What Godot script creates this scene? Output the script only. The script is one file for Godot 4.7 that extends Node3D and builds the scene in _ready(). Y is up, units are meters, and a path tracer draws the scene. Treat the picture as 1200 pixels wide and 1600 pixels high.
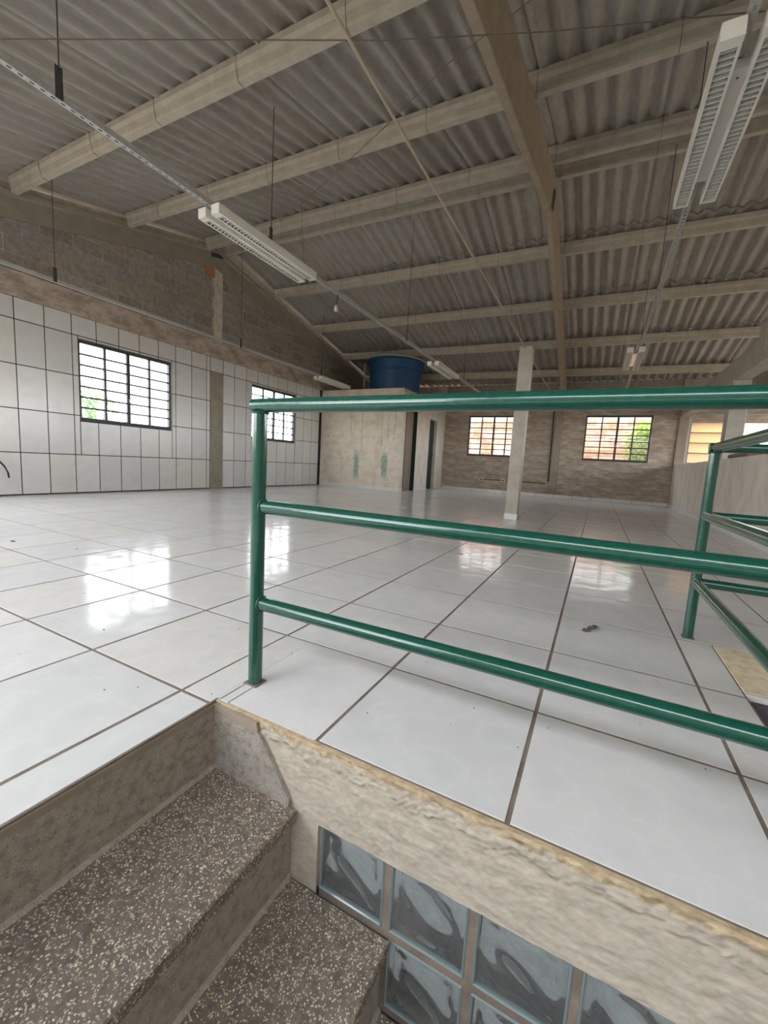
extends Node3D
# Upper floor of a warehouse-like hall: tiled floor, gable roof of corrugated sheets, green pipe railings round a stairwell.

var mats := {}
var mesh_cache := {}
var name_count := {}
var rng := RandomNumberGenerator.new()

const LEFT := -7.37        # face of the tiled wall
const BACK := -11.4        # face of the end wall
const NEAR := 3.6          # face of the wall behind the camera
const RIGHT := 4.6
const TILE := 0.48
const EDGE := 0.455        # edge of the stairwell
const STAIR_X := -1.315    # top riser

# ---------------------------------------------------------------- mesh builder
class MB:
	var v := PackedVector3Array()
	var n := PackedVector3Array()
	var uv := PackedVector2Array()
	var col := PackedColorArray()
	func tri(a: Vector3, b: Vector3, c: Vector3) -> void:
		var m := (b - a).cross(c - a).normalized()
		for p in [a, c, b]:
			v.push_back(p)
			n.push_back(m)
			uv.push_back(Vector2.ZERO)
	func quad(a: Vector3, b: Vector3, c: Vector3, d: Vector3) -> void:
		var m := (c - a).cross(d - b).normalized()
		for p in [a, c, b, a, d, c]:
			v.push_back(p)
			n.push_back(m)
			uv.push_back(Vector2.ZERO)
	func quad_uv(a: Vector3, b: Vector3, c: Vector3, d: Vector3, ua: Vector2, ub: Vector2, uc: Vector2, ud: Vector2) -> void:
		quad(a, b, c, d)
		var k := uv.size() - 6
		var us := [ua, uc, ub, ua, ud, uc]
		for i in 6:
			uv[k + i] = us[i]
	func squad(p: Array, m: Array) -> void:   # smooth quad: four points, four normals
		for i in [0, 2, 1, 0, 3, 2]:
			v.push_back(p[i])
			n.push_back(m[i])
			uv.push_back(Vector2.ZERO)
	func box(c: Vector3, s: Vector3, b := Basis()) -> void:
		var x := b.x * s.x * 0.5
		var y := b.y * s.y * 0.5
		var z := b.z * s.z * 0.5
		quad(c + x - y + z, c + x - y - z, c + x + y - z, c + x + y + z)
		quad(c - x - y - z, c - x - y + z, c - x + y + z, c - x + y - z)
		quad(c - x + y + z, c + x + y + z, c + x + y - z, c - x + y - z)
		quad(c - x - y - z, c + x - y - z, c + x - y + z, c - x - y + z)
		quad(c - x - y + z, c + x - y + z, c + x + y + z, c - x + y + z)
		quad(c + x - y - z, c - x - y - z, c - x + y - z, c + x + y - z)
	func span(a: Vector3, b: Vector3) -> void:
		box((a + b) * 0.5, (b - a).abs())
	func chamfer(c: Vector3, s: Vector3, e: float, b := Basis()) -> void:
		var h := s * 0.5
		var q := h - Vector3.ONE * e
		var P := func(x, y, z): return c + b * Vector3(x, y, z)
		for sx in [-1.0, 1.0]:
			_face([P.call(sx * h.x, -q.y, -q.z), P.call(sx * h.x, q.y, -q.z), P.call(sx * h.x, q.y, q.z), P.call(sx * h.x, -q.y, q.z)], c)
			_face([P.call(-q.x, sx * h.y, -q.z), P.call(q.x, sx * h.y, -q.z), P.call(q.x, sx * h.y, q.z), P.call(-q.x, sx * h.y, q.z)], c)
			_face([P.call(-q.x, -q.y, sx * h.z), P.call(q.x, -q.y, sx * h.z), P.call(q.x, q.y, sx * h.z), P.call(-q.x, q.y, sx * h.z)], c)
			for sy in [-1.0, 1.0]:
				_face([P.call(sx * h.x, sy * q.y, -q.z), P.call(sx * h.x, sy * q.y, q.z), P.call(sx * q.x, sy * h.y, q.z), P.call(sx * q.x, sy * h.y, -q.z)], c)
				_face([P.call(sx * h.x, -q.y, sy * q.z), P.call(sx * h.x, q.y, sy * q.z), P.call(sx * q.x, q.y, sy * h.z), P.call(sx * q.x, -q.y, sy * h.z)], c)
				_face([P.call(-q.x, sx * h.y, sy * q.z), P.call(q.x, sx * h.y, sy * q.z), P.call(q.x, sx * q.y, sy * h.z), P.call(-q.x, sx * q.y, sy * h.z)], c)
				for sz in [-1.0, 1.0]:
					_tri_out(P.call(sx * h.x, sy * q.y, sz * q.z), P.call(sx * q.x, sy * h.y, sz * q.z), P.call(sx * q.x, sy * q.y, sz * h.z), c)
	func _face(p: Array, c: Vector3) -> void:
		var m: Vector3 = (p[2] - p[0]).cross(p[3] - p[1])
		if m.dot((p[0] + p[2]) * 0.5 - c) < 0.0:
			quad(p[3], p[2], p[1], p[0])
		else:
			quad(p[0], p[1], p[2], p[3])
	func _tri_out(a: Vector3, b: Vector3, d: Vector3, c: Vector3) -> void:
		if (b - a).cross(d - a).dot(a - c) < 0.0:
			tri(a, d, b)
		else:
			tri(a, b, d)
	func tube(path: Array, r: float, seg := 10, caps := true) -> void:
		var rings := []
		var norms := []
		for i in path.size():
			var t: Vector3
			if i == 0:
				t = path[1] - path[0]
			elif i == path.size() - 1:
				t = path[i] - path[i - 1]
			else:
				t = (path[i] - path[i - 1]).normalized() + (path[i + 1] - path[i]).normalized()
			t = t.normalized()
			var u := t.cross(Vector3.UP if absf(t.y) < 0.9 else Vector3.RIGHT).normalized()
			var w := t.cross(u)
			var ring := []
			var nr := []
			for k in seg:
				var a := TAU * k / seg
				var d := u * cos(a) + w * sin(a)
				ring.append(path[i] + d * r)
				nr.append(d)
			rings.append(ring)
			norms.append(nr)
		for i in path.size() - 1:
			for k in seg:
				var j := (k + 1) % seg
				squad([rings[i][k], rings[i][j], rings[i + 1][j], rings[i + 1][k]], [norms[i][k], norms[i][j], norms[i + 1][j], norms[i + 1][k]])
		if caps:
			for e in [0, path.size() - 1]:
				for k in range(1, seg - 1):
					if e == 0:
						tri(rings[e][0], rings[e][k + 1], rings[e][k])
					else:
						tri(rings[e][0], rings[e][k], rings[e][k + 1])
	func lathe(prof: Array, seg := 32, at := Vector3.ZERO) -> void:   # prof of Vector2(radius, y) from bottom to top
		for i in prof.size() - 1:
			var d: Vector2 = prof[i + 1] - prof[i]
			var m2 := Vector2(d.y, -d.x).normalized()
			for k in seg:
				var a0 := TAU * k / seg
				var a1 := TAU * (k + 1) / seg
				var c0 := Vector3(cos(a0), 0, sin(a0))
				var c1 := Vector3(cos(a1), 0, sin(a1))
				var up := Vector3.UP
				var n0: Vector3 = c0 * m2.x + up * m2.y
				var n1: Vector3 = c1 * m2.x + up * m2.y
				squad([at + c1 * prof[i].x + up * prof[i].y, at + c0 * prof[i].x + up * prof[i].y, at + c0 * prof[i + 1].x + up * prof[i + 1].y, at + c1 * prof[i + 1].x + up * prof[i + 1].y], [n1, n0, n0, n1])
	# polygon (counter-clockwise in u, v) pushed from o along w by its length
	func prism(poly: PackedVector2Array, o: Vector3, u: Vector3, vv: Vector3, w: Vector3, taper := 0.0) -> void:
		var flip := u.cross(vv).dot(w) < 0.0
		var pts := poly
		if Geometry2D.is_polygon_clockwise(pts) != flip:
			pts = pts.duplicate()
			pts.reverse()
		var ids := Geometry2D.triangulate_polygon(pts)
		var lo := []
		var hi := []
		for p in pts:
			lo.append(o + u * p.x + vv * p.y)
			hi.append(o + u * p.x + vv * p.y + w)
		for i in range(0, ids.size(), 3):
			var a: Vector3 = hi[ids[i]]
			var b: Vector3 = hi[ids[i + 1]]
			var c: Vector3 = hi[ids[i + 2]]
			if (b - a).cross(c - a).dot(w) < 0.0:
				tri(a, c, b)
				tri(lo[ids[i]], lo[ids[i + 1]], lo[ids[i + 2]])
			else:
				tri(a, b, c)
				tri(lo[ids[i]], lo[ids[i + 2]], lo[ids[i + 1]])
		for i in pts.size():
			var j := (i + 1) % pts.size()
			quad(lo[i], lo[j], hi[j], hi[i])
	func mesh() -> ArrayMesh:
		var arr := []
		arr.resize(Mesh.ARRAY_MAX)
		arr[Mesh.ARRAY_VERTEX] = v
		arr[Mesh.ARRAY_NORMAL] = n
		arr[Mesh.ARRAY_TEX_UV] = uv
		var m := ArrayMesh.new()
		m.add_surface_from_arrays(Mesh.PRIMITIVE_TRIANGLES, arr)
		return m

# ---------------------------------------------------------------- nodes
func numbered(called: String) -> String:
	var k: int = name_count.get(called, 0)
	name_count[called] = k + 1
	return called if k == 0 else "%s_%03d" % [called, k]

func put(mb: MB, called: String, m, parent: Node = self, at := Vector3.ZERO) -> MeshInstance3D:
	return put_mesh(mb.mesh(), called, m, parent, at)

func put_mesh(ms: Mesh, called: String, m, parent: Node = self, at := Vector3.ZERO) -> MeshInstance3D:
	var o := MeshInstance3D.new()
	o.mesh = ms
	o.material_override = mats[m] if m is String else m
	o.name = numbered(called) if parent == self else called
	parent.add_child(o, true)
	o.position = at
	return o

func tag(o: Node, label: String, category := "", group := "", kind := "") -> Node:
	o.set_meta("label", label)
	if category != "":
		o.set_meta("category", category)
	if group != "":
		o.set_meta("group", group)
	if kind != "":
		o.set_meta("kind", kind)
	return o

func thing(called: String, label: String, category: String, at := Vector3.ZERO, group := "") -> Node3D:
	var o := Node3D.new()
	o.name = numbered(called)
	add_child(o)
	o.position = at
	tag(o, label, category, group)
	return o

func struct(called: String, label: String) -> Node3D:
	var o := Node3D.new()
	o.name = called
	add_child(o)
	tag(o, label, "", "", "structure")
	return o

func box_mesh(s: Vector3, e := 0.0) -> ArrayMesh:
	var key := "%.3f_%.3f_%.3f_%.4f" % [s.x, s.y, s.z, e]
	if not mesh_cache.has(key):
		var mb := MB.new()
		if e > 0.0:
			mb.chamfer(Vector3.ZERO, s, e)
		else:
			mb.box(Vector3.ZERO, s)
		mesh_cache[key] = mb.mesh()
	return mesh_cache[key]

# ---------------------------------------------------------------- textures and materials
func noise_bytes(size: int, sd: int, freq: float, octaves := 4, kind := FastNoiseLite.TYPE_SIMPLEX_SMOOTH) -> PackedByteArray:
	var f := FastNoiseLite.new()
	f.seed = sd
	f.noise_type = kind
	f.frequency = freq
	f.fractal_octaves = octaves
	if octaves < 2:
		f.fractal_type = FastNoiseLite.FRACTAL_NONE
	var im := f.get_seamless_image(size, size, false, false, 0.12)
	im.convert(Image.FORMAT_L8)
	return im.get_data()

func lut(stops: Array) -> Array:   # [[t, Color], ...] -> three byte tables
	var r := PackedByteArray()
	var g := PackedByteArray()
	var b := PackedByteArray()
	for i in 256:
		var t := i / 255.0
		var c: Color = stops[stops.size() - 1][1]
		for k in stops.size() - 1:
			if t <= stops[k + 1][0]:
				var q := clampf((t - stops[k][0]) / maxf(0.0001, stops[k + 1][0] - stops[k][0]), 0, 1)
				c = (stops[k][1] as Color).lerp(stops[k + 1][1], q)
				break
		r.push_back(int(c.r * 255))
		g.push_back(int(c.g * 255))
		b.push_back(int(c.b * 255))
	return [r, g, b]

func mixed(size: int, layers: Array) -> PackedByteArray:   # [[bytes, weight], ...]
	var out := PackedByteArray()
	out.resize(size * size)
	var a: PackedByteArray = layers[0][0]
	var wa: float = layers[0][1]
	var b: PackedByteArray = layers[1][0] if layers.size() > 1 else a
	var wb: float = layers[1][1] if layers.size() > 1 else 0.0
	var c: PackedByteArray = layers[2][0] if layers.size() > 2 else a
	var wc: float = layers[2][1] if layers.size() > 2 else 0.0
	var mid := 127.5
	for i in size * size:
		out[i] = clampi(int(mid + (a[i] - mid) * wa + (b[i] - mid) * wb + (c[i] - mid) * wc), 0, 255)
	return out

func colour_image(size: int, t: PackedByteArray, stops: Array) -> Image:
	var l := lut(stops)
	var r: PackedByteArray = l[0]
	var g: PackedByteArray = l[1]
	var b: PackedByteArray = l[2]
	var out := PackedByteArray()
	out.resize(size * size * 3)
	var k := 0
	for i in size * size:
		var q := t[i]
		out[k] = r[q]
		out[k + 1] = g[q]
		out[k + 2] = b[q]
		k += 3
	return Image.create_from_data(size, size, false, Image.FORMAT_RGB8, out)

func grey_tex(size: int, t: PackedByteArray) -> ImageTexture:
	return ImageTexture.create_from_image(Image.create_from_data(size, size, false, Image.FORMAT_L8, t))

func C8(r: int, g: int, b: int) -> Color:
	return Color(r / 255.0, g / 255.0, b / 255.0)

func mat(called: String, c: Color, rough := 0.8, metal := 0.0) -> StandardMaterial3D:
	var m := StandardMaterial3D.new()
	m.resource_name = called
	m.albedo_color = c
	m.roughness = rough
	m.metallic = metal
	mats[called] = m
	return m

func tri_mat(called: String, im: Image, scale: Vector3, rough := 0.85) -> StandardMaterial3D:
	var m := mat(called, Color.WHITE, rough)
	m.albedo_texture = ImageTexture.create_from_image(im)
	m.uv1_triplanar = true
	m.uv1_world_triplanar = true
	m.uv1_scale = scale
	m.uv1_triplanar_sharpness = 8.0
	return m

func relief(m: StandardMaterial3D, t: ImageTexture, cm: float) -> void:
	m.heightmap_enabled = true
	m.heightmap_texture = t
	m.heightmap_scale = cm

func tint_copy(from: String, called: String, c: Color) -> void:
	var m: StandardMaterial3D = mats[from].duplicate()
	m.resource_name = called
	m.albedo_color = c
	mats[called] = m

func make_materials() -> void:
	var S := 512
	var fine := noise_bytes(S, 3, 0.05, 5)
	var mid := noise_bytes(S, 7, 0.014, 5)
	var big := noise_bytes(S, 11, 0.006, 4)
	var grain := noise_bytes(S, 13, 0.22, 3)
	var cell := noise_bytes(S, 17, 0.03, 2, FastNoiseLite.TYPE_CELLULAR)
	# glazed floor tile: white with faint grey veins
	var veins := mixed(S, [[big, 0.9], [mid, 0.7]])
	var m := tri_mat("floor_tile", colour_image(S, veins, [[0.0, C8(208, 208, 205)], [0.44, C8(214, 213, 210)], [0.5, C8(217, 216, 213)], [0.56, C8(214, 213, 210)], [1.0, C8(210, 209, 206)]]), Vector3(0.9, 0.9, 0.9), 0.3)
	m.roughness_texture = grey_tex(S, colour_bytes(mixed(S, [[mid, 0.7], [fine, 0.35]]), 70, 150))
	m.roughness = 0.30
	m.metallic_specular = 0.2
	relief(m, grey_tex(S, mixed(S, [[noise_bytes(S, 19, 0.009, 2), 0.85], [mid, 0.10]])), 0.14)
	for k in 3:
		tint_copy("floor_tile", "floor_tile_%d" % k, [Color(1, 1, 1), Color(0.975, 0.978, 0.98), Color(0.99, 0.985, 0.975)][k])
	tri_mat("grout", colour_image(S, mixed(S, [[mid, 0.7], [grain, 0.4]]), [[0.0, C8(100, 89, 79)], [1.0, C8(150, 135, 120)]]), Vector3(1.2, 1.2, 1.2), 0.95)
	# wall tile
	m = tri_mat("wall_tile", colour_image(S, veins, [[0.0, C8(203, 201, 197)], [0.5, C8(211, 209, 205)], [1.0, C8(207, 205, 201)]]), Vector3(0.6, 0.6, 0.6), 0.22)
	relief(m, grey_tex(S, noise_bytes(S, 23, 0.008, 2)), 0.05)
	for k in 3:
		tint_copy("wall_tile", "wall_tile_%d" % k, [Color(1, 1, 1), Color(0.965, 0.965, 0.97), Color(0.985, 0.98, 0.965)][k])
	mat("tile_joint", C8(36, 38, 40), 0.95)
	mat("skirting_tile", C8(214, 213, 209), 0.25)
	# precast and cast concrete
	var rough_c := mixed(S, [[mid, 0.40], [fine, 0.22], [grain, 0.22]])
	m = tri_mat("concrete", colour_image(S, rough_c, [[0.0, C8(140, 133, 121)], [0.35, C8(166, 159, 147)], [0.6, C8(178, 171, 159)], [1.0, C8(200, 194, 183)]]), Vector3(0.6, 0.6, 0.6), 0.9)
	relief(m, grey_tex(S, rough_c), 0.12)
	tint_copy("concrete", "concrete_brown", Color(0.85, 0.81, 0.765))
	tint_copy("concrete", "concrete_grey", Color(0.84, 0.82, 0.79))
	tint_copy("concrete", "concrete_pale", Color(1.0, 1.0, 1.0))
	tint_copy("concrete", "concrete_purlin", Color(1.0, 0.99, 0.965))
	tint_copy("concrete", "concrete_rafter", Color(0.90, 0.85, 0.79))
	m = tri_mat("beam_stained", colour_image(S, mixed(S, [[big, 0.4], [mid, 0.35], [fine, 0.22]]), [[0.0, C8(126, 113, 102)], [0.35, C8(158, 143, 129)], [0.55, C8(185, 168, 152)], [0.75, C8(197, 180, 163)], [1.0, C8(206, 192, 176)]]), Vector3(1.1, 1.1, 0.55), 0.95)
	relief(m, grey_tex(S, rough_c), 0.3)
	# hollow concrete blocks
	var blk := mixed(S, [[mid, 0.45], [grain, 0.35], [fine, 0.3]])
	m = tri_mat("block", colour_image(S, blk, [[0.0, C8(112, 105, 98)], [0.5, C8(154, 146, 137)], [1.0, C8(186, 178, 168)]]), Vector3(1.3, 1.3, 1.3), 0.97)
	relief(m, grey_tex(S, blk), 0.35)
	var tints := [Color(1, 1, 1), Color(0.95, 0.94, 0.935), Color(1.0, 0.98, 0.94), Color(0.96, 0.96, 0.98), Color(0.91, 0.89, 0.87)]
	for k in 5:
		tint_copy("block", "block_%d" % k, tints[k])
	m = tri_mat("mortar", colour_image(S, mixed(S, [[mid, 0.6], [fine, 0.4]]), [[0.0, C8(160, 150, 135)], [0.5, C8(203, 193, 176)], [1.0, C8(220, 211, 195)]]), Vector3(0.8, 0.8, 0.8), 0.97)
	relief(m, grey_tex(S, fine), 0.3)
	# rendered end wall: thin brownish slurry over blocks, streaked along the courses
	var far := mixed(S, [[mid, 0.5], [big, 0.4], [fine, 0.25]])
	m = tri_mat("render_block", colour_image(S, far, [[0.0, C8(130, 116, 103)], [0.45, C8(163, 149, 135)], [0.65, C8(180, 166, 151)], [1.0, C8(208, 197, 183)]]), Vector3(0.45, 1.8, 0.45), 0.97)
	relief(m, grey_tex(S, fine), 0.25)
	var ft := [Color(1, 1, 1), Color(0.965, 0.955, 0.95), Color(1.0, 1.0, 0.985), Color(0.98, 0.96, 0.94)]
	for k in 4:
		tint_copy("render_block", "render_block_%d" % k, ft[k])
	# plaster
	var pl := mixed(S, [[big, 0.5], [mid, 0.4], [fine, 0.15]])
	m = tri_mat("plaster", colour_image(S, pl, [[0.0, C8(178, 168, 155)], [0.5, C8(204, 195, 182)], [1.0, C8(218, 211, 199)]]), Vector3(0.7, 0.45, 0.7), 0.93)
	relief(m, grey_tex(S, fine), 0.08)
	var cream := mixed(S, [[mid, 0.45], [fine, 0.35], [grain, 0.12]])
	m = tri_mat("cream_plaster", colour_image(S, cream, [[0.0, C8(150, 140, 124)], [0.45, C8(176, 167, 151)], [0.7, C8(187, 178, 162)], [1.0, C8(202, 194, 180)]]), Vector3(1.6, 3.4, 1.6), 0.92)
	relief(m, grey_tex(S, cream), 0.12)
	m = tri_mat("edge_plaster", colour_image(S, cream, [[0.0, C8(140, 120, 93)], [0.5, C8(184, 165, 134)], [1.0, C8(212, 196, 168)]]), Vector3(2.4, 2.4, 2.4), 0.95)
	relief(m, grey_tex(S, cream), 0.35)
	# corrugated fibre cement, streaked down the slope
	var sheet := mixed(S, [[mid, 0.30], [fine, 0.22], [grain, 0.12]])
	m = tri_mat("sheet", colour_image(S, sheet, [[0.0, C8(108, 104, 99)], [0.4, C8(150, 145, 139)], [0.6, C8(166, 161, 154)], [1.0, C8(198, 192, 184)]]), Vector3(1.6, 1.0, 0.35), 0.95)
	relief(m, grey_tex(S, sheet), 0.05)
	var st := [Color(1, 0.995, 0.985), Color(0.95, 0.94, 0.93), Color(1.0, 0.985, 0.965), Color(0.97, 0.955, 0.935)]
	for k in 4:
		tint_copy("sheet", "sheet_%d" % k, st[k])
	# green gloss paint on steel pipe, with small scuffs
	var scuff := mixed(S, [[noise_bytes(S, 29, 0.03, 3), 0.9], [grain, 0.25]])
	m = tri_mat("green_paint", colour_image(S, scuff, [[0.0, C8(9, 68, 54)], [0.5, C8(11, 75, 60)], [0.975, C8(14, 81, 65)], [1.0, C8(48, 110, 93)]]), Vector3(3.0, 3.0, 3.0), 0.28)
	m.roughness_texture = grey_tex(S, colour_bytes(scuff, 90, 230))
	m.roughness = 0.25
	m.clearcoat_enabled = true
	m.clearcoat = 0.7
	m.clearcoat_roughness = 0.18
	relief(m, grey_tex(S, mixed(S, [[mid, 0.8]])), 0.04)
	mat("dark_green", C8(12, 44, 38), 0.4)
	mats["weld"] = tri_mat("weld", colour_image(S, scuff, [[0.0, C8(20, 60, 50)], [1.0, C8(70, 110, 98)]]), Vector3(9, 9, 9), 0.5)
	relief(mats["weld"], grey_tex(S, grain), 0.2)
	mat("rust_plate", C8(122, 112, 100), 0.8)
	# terrazzo
	mats["terrazzo"] = terrazzo("terrazzo", 1024, 0.75, 19000, 1.7, 4.3, C8(112, 102, 92), [C8(222, 212, 184), C8(204, 194, 164), C8(180, 172, 156), C8(212, 204, 186), C8(204, 188, 140), C8(140, 129, 118), C8(96, 87, 79)], 5)
	mats["terrazzo_fine"] = terrazzo("terrazzo_fine", 1024, 0.75, 17000, 1.2, 2.4, C8(152, 141, 127), [C8(184, 174, 158), C8(170, 161, 147), C8(120, 111, 101), C8(196, 188, 174), C8(104, 96, 88)], 9)
	mats["terrazzo_pale"] = terrazzo("terrazzo_pale", 1024, 0.75, 17000, 1.2, 2.6, C8(150, 143, 134), [C8(196, 188, 176), C8(184, 177, 165), C8(128, 120, 111), C8(206, 200, 190), C8(112, 104, 96)], 15)
	# metal, enamel, plastic, glass
	m = tri_mat("galvanised", colour_image(S, mixed(S, [[cell, 0.6], [mid, 0.4]]), [[0.0, C8(158, 160, 158)], [1.0, C8(196, 197, 193)]]), Vector3(3, 3, 3), 0.5)
	m.metallic = 0.25
	mat("dark_grey", C8(92, 88, 94), 0.7)
	m = tri_mat("cream_stone", colour_image(S, mixed(S, [[mid, 0.7], [fine, 0.4]]), [[0.0, C8(196, 172, 132)], [0.4, C8(222, 204, 166)], [0.6, C8(232, 218, 186)], [1.0, C8(240, 230, 206)]]), Vector3(2.2, 2.2, 2.2), 0.35)
	mat("dark_steel", C8(74, 72, 72), 0.6, 0.3)
	mat("wire", C8(88, 80, 70), 0.7)
	mat("tie_rod", C8(170, 154, 128), 0.55)
	mat("enamel", C8(226, 223, 213), 0.4)
	mat("plate", C8(228, 226, 220), 0.14, 0.4)
	mat("aluminium", C8(228, 227, 220), 0.35, 0.1)
	mat("reflector", C8(120, 120, 118), 0.3, 0.6)
	m = tri_mat("tank_blue", colour_image(S, mixed(S, [[mid, 0.6], [fine, 0.3]]), [[0.0, C8(20, 62, 100)], [1.0, C8(30, 84, 128)]]), Vector3(1, 1, 1), 0.5)
	mat("tank_lid", C8(168, 165, 157), 0.7)
	mat("pvc", C8(176, 166, 146), 0.5)
	mat("frame_paint", C8(52, 56, 62), 0.5)
	mat("black_plastic", C8(26, 26, 27), 0.5)
	mat("socket_white", C8(196, 192, 182), 0.5)
	mat("socket_grey", C8(96, 92, 86), 0.6)
	mat("door_brown", C8(134, 118, 102), 0.7)
	var g := mat("pane", Color(0.92, 0.97, 0.97, 0.06), 0.0)
	g.transparency = BaseMaterial3D.TRANSPARENCY_ALPHA
	g.metallic_specular = 0.5
	g = mat("block_glass", Color(0.955, 0.98, 0.985), 0.02)
	g.refraction_enabled = true
	g.refraction_scale = 0.05
	g.transparency = BaseMaterial3D.TRANSPARENCY_ALPHA
	g.albedo_color.a = 0.06
	g.cull_mode = BaseMaterial3D.CULL_DISABLED
	mat("glass_edge", C8(120, 136, 136), 0.12)
	# outside
	tri_mat("outer_brick", colour_image(S, mixed(S, [[mid, 0.8], [grain, 0.5]]), [[0.0, C8(198, 142, 114)], [0.5, C8(220, 168, 140)], [1.0, C8(235, 196, 172)]]), Vector3(0.8, 0.8, 0.8), 0.95)
	tint_copy("outer_brick", "outer_brick_1", Color(0.88, 0.86, 0.84))
	tint_copy("outer_brick", "outer_brick_2", Color(1.06, 1.08, 1.1))
	mat("outer_mortar", C8(208, 198, 184), 0.95)
	tri_mat("ground", colour_image(S, mixed(S, [[mid, 0.8], [fine, 0.5]]), [[0.0, C8(112, 100, 82)], [1.0, C8(168, 156, 136)]]), Vector3(0.3, 0.3, 0.3), 0.95)
	tri_mat("lower_floor", colour_image(S, veins, [[0.0, C8(168, 170, 170)], [1.0, C8(206, 207, 206)]]), Vector3(0.5, 0.5, 0.5), 0.4)
	mat("lower_wall", C8(150, 144, 138), 0.9)
	tri_mat("bark", colour_image(S, mixed(S, [[mid, 0.8], [fine, 0.6]]), [[0.0, C8(66, 54, 42)], [1.0, C8(120, 104, 84)]]), Vector3(2, 0.6, 2), 0.95)
	var lf := mat("leaf", C8(150, 164, 84), 0.6)
	lf.backlight_enabled = true
	lf.backlight = Color(0.5, 0.6, 0.2)
	lf = mat("leaf_pale", C8(104, 130, 88), 0.6)
	lf.backlight_enabled = true
	lf.backlight = Color(0.4, 0.5, 0.3)
	lf = mat("louver_board", C8(240, 228, 204), 0.7)
	lf.backlight_enabled = true
	lf.backlight = Color(0.8, 0.70, 0.52)
	mat("dry_leaf", C8(88, 86, 78), 0.9)
	mat("terracotta", C8(176, 116, 82), 0.9)
	mats["front_render"] = front_render()

func colour_bytes(t: PackedByteArray, lo: int, hi: int) -> PackedByteArray:
	var o := t.duplicate()
	for i in o.size():
		o[i] = lo + int((hi - lo) * t[i] / 255.0)
	return o

func terrazzo(called: String, S: int, metres: float, count: int, rmin: float, rmax: float, base: Color, chips: Array, sd: int) -> StandardMaterial3D:
	var t := noise_bytes(S, sd, 0.02, 4)
	var im := colour_image(S, t, [[0.0, base.darkened(0.22)], [0.5, base], [1.0, base.lightened(0.10)]])
	var q := RandomNumberGenerator.new()
	q.seed = sd
	for i in count:
		var cx := q.randi() % S
		var cy := q.randi() % S
		var ra := q.randf_range(rmin, rmax)
		var rb := ra * q.randf_range(0.35, 0.75)
		var a := q.randf() * TAU
		var ca := cos(a)
		var sa := sin(a)
		var c: Color = chips[q.randi() % chips.size()]
		c = c.lightened(q.randf() * 0.06) if q.randf() < 0.5 else c.darkened(q.randf() * 0.16)
		var R := int(ceil(ra))
		for dy in range(-R, R + 1):
			for dx in range(-R, R + 1):
				var u := (dx * ca + dy * sa) / ra
				var w := (-dx * sa + dy * ca) / rb
				if absf(u) + absf(w) * 0.8 < 1.0:
					im.set_pixel((cx + dx + S) % S, (cy + dy + S) % S, c)
	var m := tri_mat(called, im, Vector3.ONE / metres, 0.62)
	return m

# front of the washroom block: pale render with faint block courses and two green paint stains
func front_render() -> StandardMaterial3D:
	var S := 512
	var a := noise_bytes(S, 41, 0.012, 5)
	var b := noise_bytes(S, 43, 0.05, 4)
	var im := Image.create(S, S, false, Image.FORMAT_RGB8)
	var w := 2.5
	var h := 2.62
	for y in S:
		for x in S:
			var X := x / float(S) * w          # metres from the left wall
			var Y := (1.0 - y / float(S)) * h  # metres above the floor
			var na := a[y * S + x] / 255.0
			var nb := b[y * S + x] / 255.0
			var c := Color(0.78, 0.73, 0.655).lerp(Color(0.87, 0.835, 0.77), clampf(na * 1.5 - 0.25, 0, 1))
			# smears along the block courses, patches of thin brown render
			var course := absf(fposmod(Y + 0.02 * na, 0.2) - 0.1) / 0.1
			c = c.lerp(Color(0.74, 0.67, 0.59), clampf((course - 0.72) * 1.6, 0, 1) * nb * 0.7)
			c = c.lerp(Color(0.66, 0.58, 0.49), clampf((na - 0.62) * 5.0, 0, 1) * clampf(nb * 1.4 - 0.3, 0, 1) * 0.55)
			for s in [[1.19, 0.62, 0.075, 0.34], [2.04, 0.66, 0.085, 0.31]]:
				var dx: float = (X - s[0] + (nb - 0.5) * 0.05) / s[2]
				var dy: float = (Y - s[1] + (na - 0.5) * 0.1) / s[3]
				var k: float = clampf(1.4 - dx * dx, 0, 1) * clampf((1.25 - absf(dy)) * 1.6, 0, 1) * clampf(0.45 + nb * 0.7, 0, 1)
				c = c.lerp(Color(0.38, 0.52, 0.47), k * 0.72)
			for s in [[1.33, 1.0, 2.0], [1.92, 1.08, 2.05], [2.29, 1.45, 2.05], [0.98, 1.5, 2.05], [2.10, 1.3, 1.9]]:
				var k2: float = clampf(1.0 - absf(X - s[0] + (na - 0.5) * 0.03) / 0.022, 0, 1)
				if Y > s[1] and Y < s[2]:
					c = c.lerp(Color(0.42, 0.50, 0.44), k2 * 0.65 * nb * 1.4)
			im.set_pixel(x, y, c)
	var m := mat("front_render", Color.WHITE, 0.94)
	m.albedo_texture = ImageTexture.create_from_image(im)
	return m

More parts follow.
